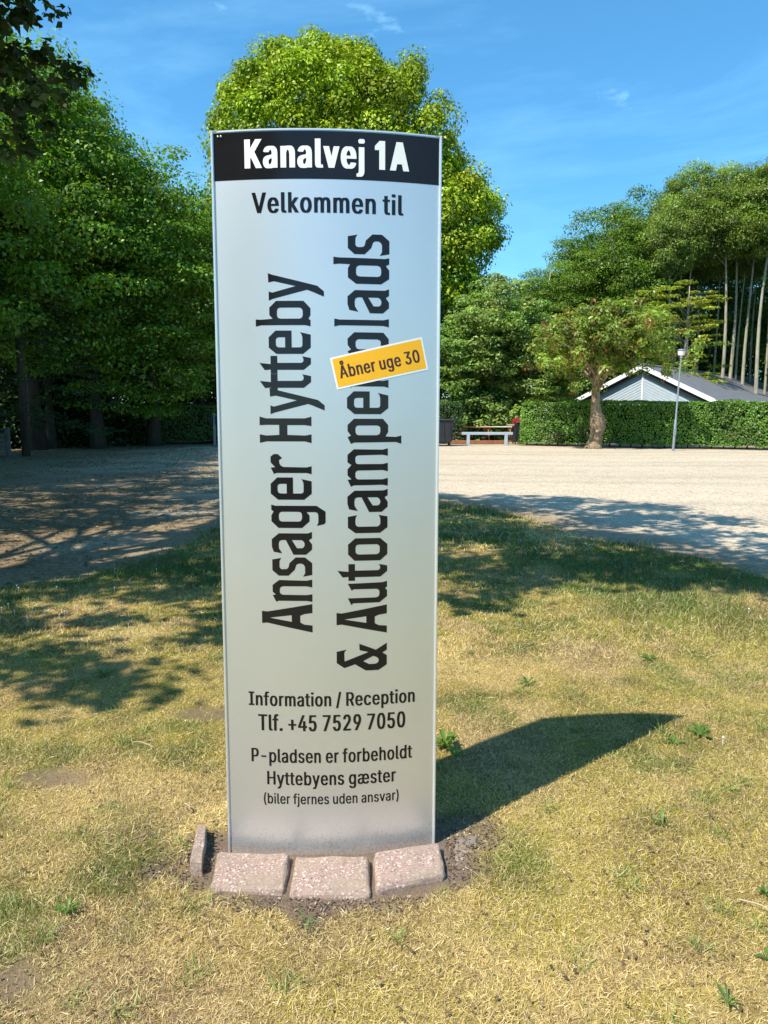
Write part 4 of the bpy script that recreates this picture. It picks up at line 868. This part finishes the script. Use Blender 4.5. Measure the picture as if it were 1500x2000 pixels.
def bush(px, Y, w, h_, lb, base=G_LIGHT, n=60, dx=0):
    P = env_points([(0, 0, h_ * .5, w, w * .7, h_ * .52)], n, .5)
    rt = empty('bush', (X_at(px, Y), Y, 0), label=lb, cat='bush', group='bushes beyond the hedge gap')
    link('foliage', np_mesh('c', *leaf_cloud(P, rng.uniform(.25, .5, len(P)), 60, .19, .7, base)), M_leaf, rt)
    bm = bmesh.new()
    for p in P[:10]: tube(bm, [(0, 0, -.05), (p[0] * .5, p[1] * .5, p[2] * .55), tuple(p)], [.03, .02, .008], 5)
    link('stem', bm_mesh(bm), M_bark_dark, rt)
bush(935, 38.6, 1.25, 2.4, 'sunlit light green bush above the left of the low barrier')
bush(985, 38.9, 1.1, 2.1, 'light green bush above the right of the low barrier')
bush(905, 38.8, 1.0, 2.7, 'taller bush beside the end of the middle hedge', (.09, .17, .04))
bush(962, 40.0, 1.5, 3.0, 'darker bush standing behind the two light ones', (.06, .12, .03))

# --- right wood: beeches with tall bare trunks
rb = []
for i in range(3):
    e = [[(0, 0, 14.0, 2.9, 2.9, 2.4), (1, 0, 15.8, 2.2, 2.2, 2.2), (-1.2, 0, 12.3, 1.6, 1.8, 1.0)], [(0, 0, 14.2, 2.6, 2.8, 2.5), (-1, 0, 15.6, 2.3, 2.2, 2.0), (1.4, -.5, 11.6, 1.3, 1.4, .6)],
         [(0, 0, 9.6, 3.8, 3.4, 4.9), (.8, 0, 13.4, 2.8, 2.6, 2.9), (-1.6, -.6, 6.8, 2.6, 2.4, 2.8), (.6, -1, 5.0, 3.4, 2.4, 2.8)]][i]
    rb.append(make_tree(e, [190, 170, 370][i], 180, .17, 1.05, .42, [(.19, .27, .05), (.19, .27, .055), (.15, .25, .035)][i], 15.2, .20, [26, 26, 20][i], up=.6, bias=.4, bmat=M_bark_grey, start=.45, wig=.35, jag=.05, flare=1.25))
RW = [(1060, 58, 2, .95, 0.79, 'lowest beech at the left end of the right-hand wood'), (1125, 60, 2, 1.0, 0.95, 'beech behind the red-tinged tree, left half'), (1190, 59, 2, 1.0, 1.08, 'beech directly above the small red-tinged tree'),
      (1255, 62, 2, 1.05, 1.19, 'full-crowned beech above the gable peak'), (1312, 60, 0, .9, 1.10, 'bare-trunked beech behind the lamp post'), (1335, 58, 1, .8, 1.07, 'leaning pale trunk right of the lamp post, leftmost of the bare trunks'),
      (1404, 57, 0, .85, 1.09, 'straight pale trunk behind the roof ridge, left of the close pair'), (1420, 58.5, 1, .85, 1.10, 'pale trunk behind the roof ridge, right of the close pair'), (1447, 58, 1, .8, 1.10, 'pale trunk above the far end of the roof ridge'),
      (1474, 55, 0, .85, 1.07, 'pale leaning trunk with bare side twigs near the right edge'), (1520, 56, 1, .9, 1.12, 'beech at the right edge of the wood'), (1375, 66, 2, 1.0, 1.25, 'rear beech closing the gap between bare trunks, left'), (1470, 68, 2, 1.0, 1.30, 'rear beech closing the gap between bare trunks, right'),
      (1590, 58, 2, 1.1, 1.16, 'beech beyond the right edge with a low crown')]
RW += [(1165, 65, 2, 1.15, 1.06, 'rear beech filling the skyline left of the full-crowned beech'), (1235, 67, 2, 1.2, 1.2, 'rear beech on the skyline behind the full-crowned beech'), (1352, 60.5, 1, .62, 1.0, 'slender grey trunk between the leaning trunk and the close pair'), (1388, 61, 0, .6, 1.02, 'slender trunk just left of the close pair of pale trunks'), (1433, 60, 0, .58, 1.04, 'slender trunk between the close pair and the trunk above the ridge end'),
       (1460, 61.5, 1, .6, 1.06, 'slender trunk left of the pale leaning trunk with bare twigs'), (1489, 57.5, 0, .62, 1.05, 'slender pale trunk close to the right edge'), (1296, 57, 1, .7, .98, 'slender trunk behind the red-tinged tree crown, right side')]
for i, (px, Y, k, sx, sz, lb) in enumerate(RW):
    place('beech_tree', rb[k], X_at(px, Y), Y, lb, 'beeches of the wood on the right', sx, sz, i * 1.3)
# low yellowish sprays on the bare trunks
Cs = []; Rs = []
for _ in range(90):
    px = random.uniform(1240, 1400); Y = random.uniform(50, 55); Cs.append((X_at(px, Y), Y, random.uniform(3, 10))); Rs.append(random.uniform(.3, .8))
rt = empty('young_beech', (X_at(1330, 52.5), 52.5, 0), label='sparse yellow-green young beech with level sprays before the bare trunks', cat='tree')
Cn = np.array(Cs) - np.array([X_at(1330, 52.5), 52.5, 0])
link('crown', np_mesh('c', *leaf_cloud(Cn, np.array(Rs) * 1.25, 80, .22, .15, (.32, .36, .05), up=.7)), M_leaf, rt)
link('trunk', trunk_mesh(10, .10, Cn, 60, start=.2, seg=7), M_bark_grey, rt)

# ------------------------------------------------------------------ hedges
def hedge(name, a, b_, th, h_, n, label, base, seed=0):
    a = Vector((*a, 0)); b_ = Vector((*b_, 0)); L = (b_ - a).length; rz = math.atan2(b_.y - a.y, b_.x - a.x)
    rt = empty(name, a, (0, 0, rz), label=label, cat='hedge')
    bm = bmesh.new(); add_box(bm, (L / 2, 0, h_ * .5), (L - .3, th - .34, h_ - .3)); core = bm_mesh(bm)
    area = np.array([L * h_, L * h_, L * th, th * h_, th * h_]); f_ = rng.choice(5, n, p=area / area.sum())
    u = rng.random(n); v = rng.random(n); x = u * L; z = v * h_; y = np.zeros(n); nr = np.zeros((n, 3))
    dep = rng.uniform(-.05, .16, n) + (vnoise(x * 1.3, z * 1.6, 4 + seed) - .5) * .22 + (vnoise(x * 5, z * 5, 5 + seed) - .5) * .14
    y = np.where(f_ == 0, -th / 2 + dep, np.where(f_ == 1, th / 2 - dep, (v - .5) * th)); nr[f_ == 0] = (0, -1, .25); nr[f_ == 1] = (0, 1, .25)
    tz = h_ + (vnoise(x * .8, y * 2, 7 + seed) - .5) * .16 + (vnoise(x * 4, y * 3, 8 + seed) - .5) * .10
    z = np.where(f_ == 2, tz - np.abs(dep) * .6, z * tz / h_); nr[f_ == 2] = (0, 0, 1)
    x = np.where(f_ == 3, dep, np.where(f_ == 4, L - dep, x)); nr[f_ == 3] = (-1, 0, .2); nr[f_ == 4] = (1, 0, .2)
    z = np.maximum(z, .05 + .12 * vnoise(x * 3, y, 2))
    P = np.stack([x, y, z], -1); nn = nr + rng.normal(0, .45, (n, 3)); nn /= np.linalg.norm(nn, axis=1)[:, None]
    t_ = rng.normal(size=(n, 3)); t_ -= (t_ * nn).sum(1)[:, None] * nn; t_ /= np.linalg.norm(t_, axis=1)[:, None]; s = np.cross(nn, t_)
    Lf = (.078 * rng.uniform(.6, 1.3, n))[:, None]
    V = np.stack([P - t_ * Lf * .5, P + s * Lf * .32 + nn * Lf * .1, P + t_ * Lf * .5, P - s * Lf * .32 + nn * Lf * .1], 1).reshape(-1, 3)
    c = np.array(base) * (rng.uniform(.65, 1.3, n) * (.7 + .6 * vnoise(x * 1.2, z * 1.2, 9)))[:, None]; br = (vnoise(x * 1.7, z * 2, 14 + seed) * (z < .7) * rng.random(n) > .55)[:, None]; c = np.where(br, np.array([.16, .12, .06]), c)
    link('foliage', np_mesh('c', V, (np.arange(n) * 4)[:, None] + [0, 1, 2, 3], np.repeat(c, 4, 0)), M_hedge, rt)
    link('woody_core', core, M_core, rt)
    bm = bmesh.new(); k = int(L / .45)
    for i in range(k): xx = (i + .5) * L / k; bar(bm, (xx, random.uniform(-.1, .1), -.05), (xx + random.uniform(-.1, .1), 0, .4), .045)
    link('stem', bm_mesh(bm), M_bark_dark, rt)
M_core = plain('hedge_core', (.012, .018, .006), 1, var=.4, spec=0)
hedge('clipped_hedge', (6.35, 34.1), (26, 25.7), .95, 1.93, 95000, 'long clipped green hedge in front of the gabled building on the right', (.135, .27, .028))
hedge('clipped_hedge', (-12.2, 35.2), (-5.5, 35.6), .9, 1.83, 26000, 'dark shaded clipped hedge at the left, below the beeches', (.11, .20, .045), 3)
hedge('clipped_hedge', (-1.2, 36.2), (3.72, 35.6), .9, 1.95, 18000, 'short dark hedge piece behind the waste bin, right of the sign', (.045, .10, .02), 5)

# ------------------------------------------------------------------ gnarled tree by the hedge
Y0 = 31.0; X0 = X_at(1163, Y0)
rt = empty('gnarled_tree', (X0, Y0, -.02), label='small tree with thick knobbly trunk and red-tinged leaves before the hedge', cat='tree')
bm = bmesh.new()
pts = [(0, 0, -.1), (.0, 0, .12), (-.02, 0, .35), (.04, 0, .62), (.08, 0, .9), (.06, 0, 1.2), (.0, 0, 1.5), (-.03, 0, 1.9), (-.05, 0, 2.4), (-.03, 0, 2.9), (.05, 0, 3.5), (.0, 0, 4.2)]
rd = [.38, .33, .28, .27, .31, .28, .22, .19, .17, .18, .15, .10]
tube(bm, pts, rd, 28, .32)
for k in range(22):
    a = random.uniform(0, 6.28); z = random.uniform(.15, 1.3); r_ = .25
    bmesh.ops.create_icosphere(bm, subdivisions=2, radius=random.uniform(.05, .10), matrix=Matrix.Translation((math.cos(a) * r_ + .04, math.sin(a) * r_, z)))
ells = [(-1.4, 0, 4.0, 1.9, 2.1, 1.35), (.6, 0, 4.6, 2.5, 2.3, 1.35), (2.7, 0, 4.1, 2.0, 2.0, 1.3), (-.4, -.3, 3.0, 1.7, 1.5, .8), (-2.0, 0, 3.2, 1.0, 1.2, .8), (3.6, -.2, 3.9, 1.3, 1.3, .9), (-2.3, -.3, 2.95, 1.5, 1.3, .85), (-.8, -.9, 2.9, 1.3, 1.0, .7), (-.2, 0, 5.0, 1.8, 1.8, 1.0)]
P = env_points(ells, 330, .25, ok=lambda p: p[:, 2] > np.where(p[:, 0] > .6, 3.15, 2.25))
for c in P[:46]:
    c = Vector(c); z0 = random.uniform(2.3, 4.1); p0 = Vector((0, 0, z0)); mid_ = p0.lerp(c, .5) + Vector((random.uniform(-.2, .2), random.uniform(-.2, .2), .25))
    tube(bm, [p0, p0.lerp(mid_, .5), mid_, c], [.075, .055, .035, .012], 6, .3)
link('trunk', bm_mesh(bm, True), M_bark_gnarl, rt)
V1 = leaf_cloud(P, rng.uniform(.22, .46, len(P)), 60, .19, .75, (.23, .31, .05), up=.25, asp=.42, cvar=.6)
Pr = P[rng.permutation(len(P))[:170]] + rng.normal(0, .18, (170, 3))
V2 = leaf_cloud(Pr, np.full(170, .18), 13, .15, .8, (.36, .15, .06), up=.3, asp=.4)
link('crown', np_mesh('c', *merge([V1, V2])), M_leaf, rt)

# ------------------------------------------------------------------ lamp post
M_galv = plain('galvanised', (.27, .31, .34), .5, .4, .12, 5)
M_lampw = plain('lamp_white', (.72, .72, .70), .4, 0, .05)
rt = empty('lamp_post', (X_at(1317, 29.2), 29.2, -.02), (0, R(1.8), 0), label='slim grey lamp post with small white head leaning right before the hedge', cat='lamp post')
bm = bmesh.new(); tube(bm, [(0, 0, -.1), (0, 0, 1.2), (0, 0, 1.25), (0, 0, 3.62)], [.052, .052, .034, .03], 14); link('pole', bm_mesh(bm, True, 40), M_galv, rt)
bm = bmesh.new(); tube(bm, [(0, 0, 3.6), (0, 0, 3.68), (0, 0, 3.70), (0, 0, 3.86), (0, 0, 3.90)], [.05, .05, .12, .15, .05], 16); link('lamp_head', bm_mesh(bm, True, 40), M_lampw, rt)
bm = bmesh.new(); tube(bm, [(0, 0, 3.88), (0, 0, 3.93)], [.17, .11], 16); link('lamp_cap', bm_mesh(bm, True, 40), M_galv, rt)
bm = bmesh.new(); add_box(bm, (0, -.058, .75), (.07, .02, .28)); link('service_hatch', bm_mesh(bm), M_galv, rt)

# ------------------------------------------------------------------ gabled building
M_clad = plain('grey_blue_cladding', (.37, .43, .47), .6, 0, .1, 3)
M_wtrim = plain('white_board', (.80, .80, .79), .5, 0, .04)
M_blk = plain('black_board', (.018, .018, .02), .6)
M_brick = plain('brown_brick', (.24, .15, .10), .85, 0, .2, 12)
m, nt, b = newmat('grey_roof_sheet')
n, t = noise_node(nt, 2.5, 6); wv = nt.nodes.new('ShaderNodeTexWave'); wv.inputs['Scale'].default_value = 2.4; wv.bands_direction = 'X'; nt.links.new(t.outputs['Object'], wv.inputs['Vector'])
r = ramp(nt, n.outputs[0], [(.3, (.11, .115, .125)), (.7, (.155, .16, .175))]); nt.links.new(r.outputs[0], b.inputs['Base Color']); b.inputs['Roughness'].default_value = .75; bump(nt, b, wv.outputs[0], .5, .03); M_roof = m
rt = empty('gabled_building', (15.4, 45.0, -.03), (0, 0, math.atan2(21.8, 17.6)), label='low building with grey-blue boarded gable, white bargeboards and dark grey roof', cat='building')
# local x runs back along the ridge, y across (positive = left eave)
HW, RH, EH, LEN = 4.12, 4.2, 2.16, 28.0
wx0 = .35; wy = 3.75; wtop = RH - (RH - EH) * wy / HW
bm = bmesh.new()
def tri_prism(bm, poly, x0, x1):
    a = [bm.verts.new((x0, y, z)) for y, z in poly]; c = [bm.verts.new((x1, y, z)) for y, z in poly]
    bm.faces.new(a); bm.faces.new(c[::-1])
    for i in range(len(poly)): bm.faces.new((a[i], c[i], c[(i + 1) % len(poly)], a[(i + 1) % len(poly)]))
    bmesh.ops.recalc_face_normals(bm, faces=bm.faces)
tri_prism(bm, [(-wy, -.1), (wy, -.1), (wy, wtop - .12), (0, RH - .22), (-wy, wtop - .12)], wx0, LEN - .4)
link('wall', bm_mesh(bm), M_brick, rt)
for sgn in (1, -1):
    bm = bmesh.new(); tri_prism(bm, [(0, RH), (sgn * (HW + .12), EH - .04), (sgn * (HW + .12), EH + .02), (0, RH + .07)], 0.03, LEN); link('roof', bm_mesh(bm), M_roof, rt)
    bm = bmesh.new(); tri_prism(bm, [(0, RH + .11), (sgn * (HW + .16), EH + .06), (sgn * (HW + .16), EH - .22), (0, RH - .17)], -.04, .04); link('bargeboard', bm_mesh(bm), M_wtrim, rt)
    bm = bmesh.new(); tri_prism(bm, [(0, RH - .10), (sgn * HW, EH - .14), (sgn * HW, EH - .40), (0, RH - .40)], .10, wx0 - .03); link('soffit_board', bm_mesh(bm), M_blk, rt)
    bm = bmesh.new(); tube(bm, [(0.0, sgn * (HW + .20), EH - .06), (LEN, sgn * (HW + .20), EH - .06)], [.06, .06], 8); link('gutter', bm_mesh(bm, True), M_wtrim, rt)
    # boards parallel to the slope, clipped at the wall base line and the centre strip
    sl = (RH - EH) / HW
    for k in range(15):
        z1 = RH - .20 - k * .165; z0 = z1 - .152
        def yend(zc): return max(0.0, min(wy - .02, (zc - 1.0) / sl))
        ya, yb = yend(z1), yend(z0)
        if yb <= .1: continue
        poly = [(sgn * .05, z1 - sl * .05), (sgn * ya, z1 - sl * ya), (sgn * yb, z0 - sl * yb), (sgn * .05, z0 - sl * .05)]
        bm = bmesh.new(); a_ = []; c_ = []
        for i, (y, z) in enumerate(poly):
            dp = .018 if i in (2, 3) else .0
            a_.append(bm.verts.new((wx0 - .022 - dp, y, z))); c_.append(bm.verts.new((wx0 - .002, y, z)))
        bm.faces.new(a_); bm.faces.new(c_[::-1])
        for i in range(4): bm.faces.new((a_[i], c_[i], c_[(i + 1) % 4], a_[(i + 1) % 4]))
        bmesh.ops.recalc_face_normals(bm, faces=bm.faces); link('cladding_board', bm_mesh(bm), M_clad, rt)
box_obj('centre_strip', (wx0 - .04, 0, 2.35), (.05, .095, 2.9), M_wtrim, rt)
bm = bmesh.new(); tube(bm, [(0, 0, RH + .09), (LEN, 0, RH + .09)], [.09, .09], 8); link('ridge_cap', bm_mesh(bm, True), M_roof, rt)

# ------------------------------------------------------------------ things in the hedge gap
M_rail = plain('blue_grey_paint', (.36, .43, .50), .45, 0, .08)
rt = empty('low_barrier', (X_at(952, 33.4), 33.4, 0), label='low blue-grey metal barrier across the gap between the hedges', cat='barrier')
w = X_at(1005, 33.4) - X_at(905, 33.4)
box_obj('rail', (0, 0, .53), (w, .10, .12), M_rail, rt, bev=.01)
for px in (915, 989): box_obj('post', (X_at(px, 33.4) - X_at(952, 33.4), 0, .22), (.14, .12, .50), M_rail, rt, bev=.01)
M_plank = plain('brown_plank', (.30, .115, .055), .7, 0, .3, 8)
M_pale = plain('pale_plank', (.62, .56, .46), .7, 0, .15, 8)
def picnic(px, Y, rz, lb, m2=None):
    rt = empty('picnic_table', (X_at(px, Y), Y, 0), (0, 0, rz), label=lb, cat='picnic table', group='brown picnic tables behind the barrier')
    for i in range(5): box_obj('top_plank', (0, -.30 + i * .15, .73), (1.75, .135, .04), m2 or M_plank, rt, bev=.006)
    for sy in (-.68, .68):
        for j in (-.07, .07): box_obj('bench_plank', (0, sy + j, .44), (1.75, .125, .04), M_plank, rt, bev=.006)
    for sx_ in (-.6, .6):
        for sy in (-1, 1):
            bm = bmesh.new(); bar(bm, (sx_, sy * .22, .71), (sx_, sy * .62, 0), .05, .11); link('leg', bm_mesh(bm), M_plank, rt)
        bm = bmesh.new(); bar(bm, (sx_ + .05, -.78, .39), (sx_ + .05, .78, .39), .05, .10); link('crossbar', bm_mesh(bm), M_plank, rt)
picnic(928, 36.6, .05, 'brown picnic table behind the barrier, left of the two')
picnic(972, 37.6, -.08, 'brown picnic table with pale top behind the barrier, right of the two', M_pale)
M_sand = groundmat('pale_sand', 5, 60, .15, .005)
Vx = np.array([(2.2, 35.0, -.03), (8.2, 35.0, -.03), (9, 46, -.03), (1.8, 46, -.03)], float)
tag(link('path', np_mesh('path', Vx, np.array([[0, 1, 2, 3]]), np.tile([.52, .42, .22], (4, 1))), M_sand), kind='structure')
bm = bmesh.new(); add_box(bm, (0, 0, .07), (2.9, .14, .16), bev=.01)
tag(link('timber_edging', bm_mesh(bm), M_plank, loc=(X_at(934, 35.0), 35.0, 0)), 'low orange-brown timber edging lying under the barrier', 'edging')
# grill trolley half behind the hedge
M_red = plain('dark_red_paint', (.20, .012, .018), .35, coat=.3)
M_dk = plain('dark_plastic', (.018, .019, .026), .5)
rt = empty('barbecue_grill', (X_at(1018, 34.6), 34.9, 0), (0, 0, .1), label='dark barbecue trolley with red lid half hidden by the right hedge end', cat='barbecue')
box_obj('cabinet', (0, 0, .42), (.62, .5, .66), M_dk, rt, bev=.02)
bm = bmesh.new(); tube(bm, [(-.34, 0, .98), (.34, 0, .98)], [.22, .22], 18); link('lid', bm_mesh(bm, True, 40), M_red, rt)
box_obj('fire_bowl', (0, 0, .84), (.66, .46, .20), M_dk, rt, bev=.02)
box_obj('side_shelf', (-.46, 0, .88), (.26, .42, .03), M_pale, rt)
for s in (-1, 1):
    for t_ in (-1, 1): box_obj('leg', (s * .27, t_ * .2, .05), (.05, .05, .12), M_dk, rt)
box_obj('handle', (0, -.25, 1.02), (.5, .03, .03), M_galv, rt)
box_obj('chimney', (.15, .05, 1.26), (.16, .14, .22), M_plank, rt, bev=.02)
# waste bin
rt = empty('waste_bin', (X_at(858, 33.2), 33.2, 0), (0, 0, .03), label='dark grey wheeled waste container standing before the short hedge', cat='bin')
bm = bmesh.new(); r = bmesh.ops.create_cube(bm, size=1, matrix=Matrix.Translation((0, 0, .62)) @ Matrix.Diagonal((1.2, .85, .95, 1)))
for v_ in bm.verts:
    if v_.co.z < .5: v_.co.x *= .88; v_.co.y *= .85
bmesh.ops.bevel(bm, geom=bm.edges[:], offset=.04, segments=2, affect='EDGES'); link('body', bm_mesh(bm, True, 40), M_dk, rt)
box_obj('lid', (0, 0, 1.14), (1.28, .95, .08), M_dk, rt, bev=.03)
box_obj('handle', (.66, 0, 1.0), (.05, .6, .05), M_dk, rt, bev=.01)
for i in range(4): box_obj('rib', (-.42 + i * .28, -.435, .68), (.05, .02, .62), M_dk, rt)
for s in (-1, 1):
    for t_ in (-1, 1):
        bm = bmesh.new(); tube(bm, [(s * .45 - .03, t_ * .3, .08), (s * .45 + .03, t_ * .3, .08)], [.08, .08], 14); link('wheel', bm_mesh(bm), M_blk, rt)
# post with two small boxes in front of the left hedge
rt = empty('meter_post', (X_at(419, 34.0), 34.0, 0), label='dark grey post with two small boxes before the left hedge', cat='post')
box_obj('post', (0, 0, .68), (.10, .08, 1.5), M_galv, rt)
box_obj('meter_box', (-.14, -.06, 1.12), (.13, .12, .40), M_dk, rt, bev=.01)
box_obj('meter_box', (.13, -.06, 1.12), (.13, .12, .40), M_dk, rt, bev=.01)
# weathered board fence end at the left
M_old = plain('weathered_timber', (.10, .10, .085), .9, 0, .3, 6, .4)
xf = X_at(14, 25.2)
rt = empty('board_fence', (xf, 25.2, 0), (0, 0, .0), label='weathered grey board fence end cut by the left edge of the picture', cat='fence')
box_obj('post', (0, 0, .46), (.13, .13, 1.0), M_old, rt, bev=.01)
for i in range(5): box_obj('board', (-1.5, -.09, .12 + i * .155), (2.9, .03, .14), M_old, rt, bev=.004)
bm = bmesh.new(); bar(bm, (.03, -.02, .97), (-2.9, -.02, .40), .12, .05); link('sloping_rail', bm_mesh(bm), M_old, rt)
box_obj('post', (-2.9, 0, .3), (.13, .13, .62), M_old, rt, bev=.01)

# ------------------------------------------------------------------ the oak whose crown shades the lawn
ox, oy = -8.2, 3.6
SHADE = [(1.1, 14.6), (3.0, 14.4), (4.9, 13.0), (5.6, 10.6), (5.3, 8.6), (4.6, 6.6), (3.2, 6.05), (2.3, 6.35), (1.75, 6.55), (1.3, 5.5), (.5, 5.65), (-.2, 4.6), (-.8, 3.75), (-1.5, 3.75), (-2.2, 3.7), (-4, 3.6), (-7, 4.5), (-12, 8), (-15, 18), (-13, 24), (-9, 24), (-5.5, 23), (-3.2, 21), (-1.0, 17.5), (.2, 15.2)]
def shade_clumps(n_try=11000):
    x = rng.uniform(-15, 6.5, n_try); y = rng.uniform(3.4, 34, n_try)
    sd = poly_sd(x, y, SHADE)
    pat = fbm(x, y, .75, 64, 3)
    near = (y < 6.2) & (x < .6)
    left = x < -.8
    thr = np.where(near, .44, np.where(left & (y > 14), .40, np.where(left, .37, .30)))
    dens = np.where(y > 15, .5, np.where(near, .45, np.where(left, .7, .66)))
    k = (sd > .28) & (pat > thr) & (rng.random(n_try) < dens)
    return x[k], y[k]
tx, ty = shade_clumps()
h = .408 * ty + 2.25 + rng.uniform(0, 2.4, len(tx))
h = np.where((ty > 12), np.minimum(h, 12.5 + rng.uniform(0, 2, len(tx))), h)
cx, cy = tx - SH[0] * h, ty - SH[1] * h
# clumps whose shadow falls far to the left belong to trees left of the frame: keep them outside the view
out = (h - 1.6 > .53 * cy + .35) | (cx < -.60 * cy - 1.0)
cx, cy, h = cx[out], cy[out], h[out]
Cs = np.stack([cx, cy, h], -1)
rr_ = rng.uniform(.30, .52, len(Cs))
rt = empty('oak_tree', (ox, oy, 0), label='large oak left of the frame with dark branches reaching in at the top left corner', cat='tree')
def oak_leaves(C, Rr, per, size, base):
    V, F, c = leaf_cloud(C - np.array([ox, oy, 0]), Rr, per, size, .6, base, up=.4, asp=.62, shell=.2)
    return V, F, c
top = oak_leaves(Cs, rr_, 46, .17, (.06, .12, .025))
# hanging branches seen in the corner
hang = []
def W3(px, py, Y):
    z = 1.6 + Y * math.tan(math.atan((1000 - py) / 1444) - R(7.9)); return (X_at(px, Y), Y, z)
for (px, py, n_) in ((-40, 40, 10), (20, 20, 8), (60, 50, 8), (100, 10, 5), (120, 45, 3), (30, 110, 8), (80, 130, 6), (125, 150, 5), (160, 140, 3), (182, 150, 2), (0, 200, 8), (60, 210, 7), (110, 220, 5), (-40, 280, 8), (20, 290, 6), (75, 275, 4), (-60, 150, 8), (135, 190, 3)):
    for _ in range(n_): hang.append(W3(px + random.gauss(0, 22), py + random.gauss(0, 22), random.uniform(7.2, 9.0)))
hang = np.array(hang)
hg = oak_leaves(hang, rng.uniform(.10, .24, len(hang)), 24, .105, (.05, .085, .028))
link('crown', np_mesh('c', *merge([top, hg])), M_leaf, rt)
bm = bmesh.new()
tp = [Vector((0, 0, -.2)), Vector((.1, .1, 1.5)), Vector((.3, .1, 3.2)), Vector((.5, .3, 5.2)), Vector((.8, .4, 7.5)), Vector((1.2, .6, 10))]
tube(bm, tp, [.52, .40, .36, .32, .24, .12], 16, .15)
cl = Cs - np.array([ox, oy, 0]); idx = rng.permutation(len(cl))[:30]; print('clumps', len(cl), 'far', int((ty[out] > 15).sum()))
for c in cl[idx]:
    c = Vector(c); L = math.hypot(c.x, c.y); p0 = tp[3].lerp(tp[5], min(1, max(0, (c.z - 5) / 7) * rng.random()))
    mid_ = p0.lerp(c, .5) + Vector((random.uniform(-.4, .4), random.uniform(-.4, .4), .06 * L + .3))
    tube(bm, [p0, p0.lerp(mid_, .5) + Vector((0, 0, .2)), mid_, mid_.lerp(c, .6), c], [.07, .05, .035, .022, .008], 6, .1)
hl = hang - np.array([ox, oy, 0])
for (a_, b_) in (((-80, 10, 8), (130, 20, 8)), ((-80, 60, 8.3), (190, 150, 8)), ((-60, 180, 7.8), (120, 225, 8)), ((-70, 250, 8.2), (80, 280, 7.8)), ((30, 100, 8.2), (125, 160, 7.6))):
    a_ = Vector(W3(*a_)) - Vector((ox, oy, 0)); b_ = Vector(W3(*b_)) - Vector((ox, oy, 0)); m_ = a_.lerp(b_, .5) + Vector((0, 0, .12))
    tube(bm, [tp[3], tp[3].lerp(a_, .6) + Vector((0, 0, .5)), a_, m_, b_], [.09, .06, .03, .018, .006], 6)
link('trunk', bm_mesh(bm, True), M_bark_dark, rt)
print('tris', sum(sum(len(p.vertices) - 2 for p in me.polygons) if len(me.polygons) < 3000 else len(me.polygons) * (len(me.polygons[0].vertices) - 2) for me in bpy.data.meshes))
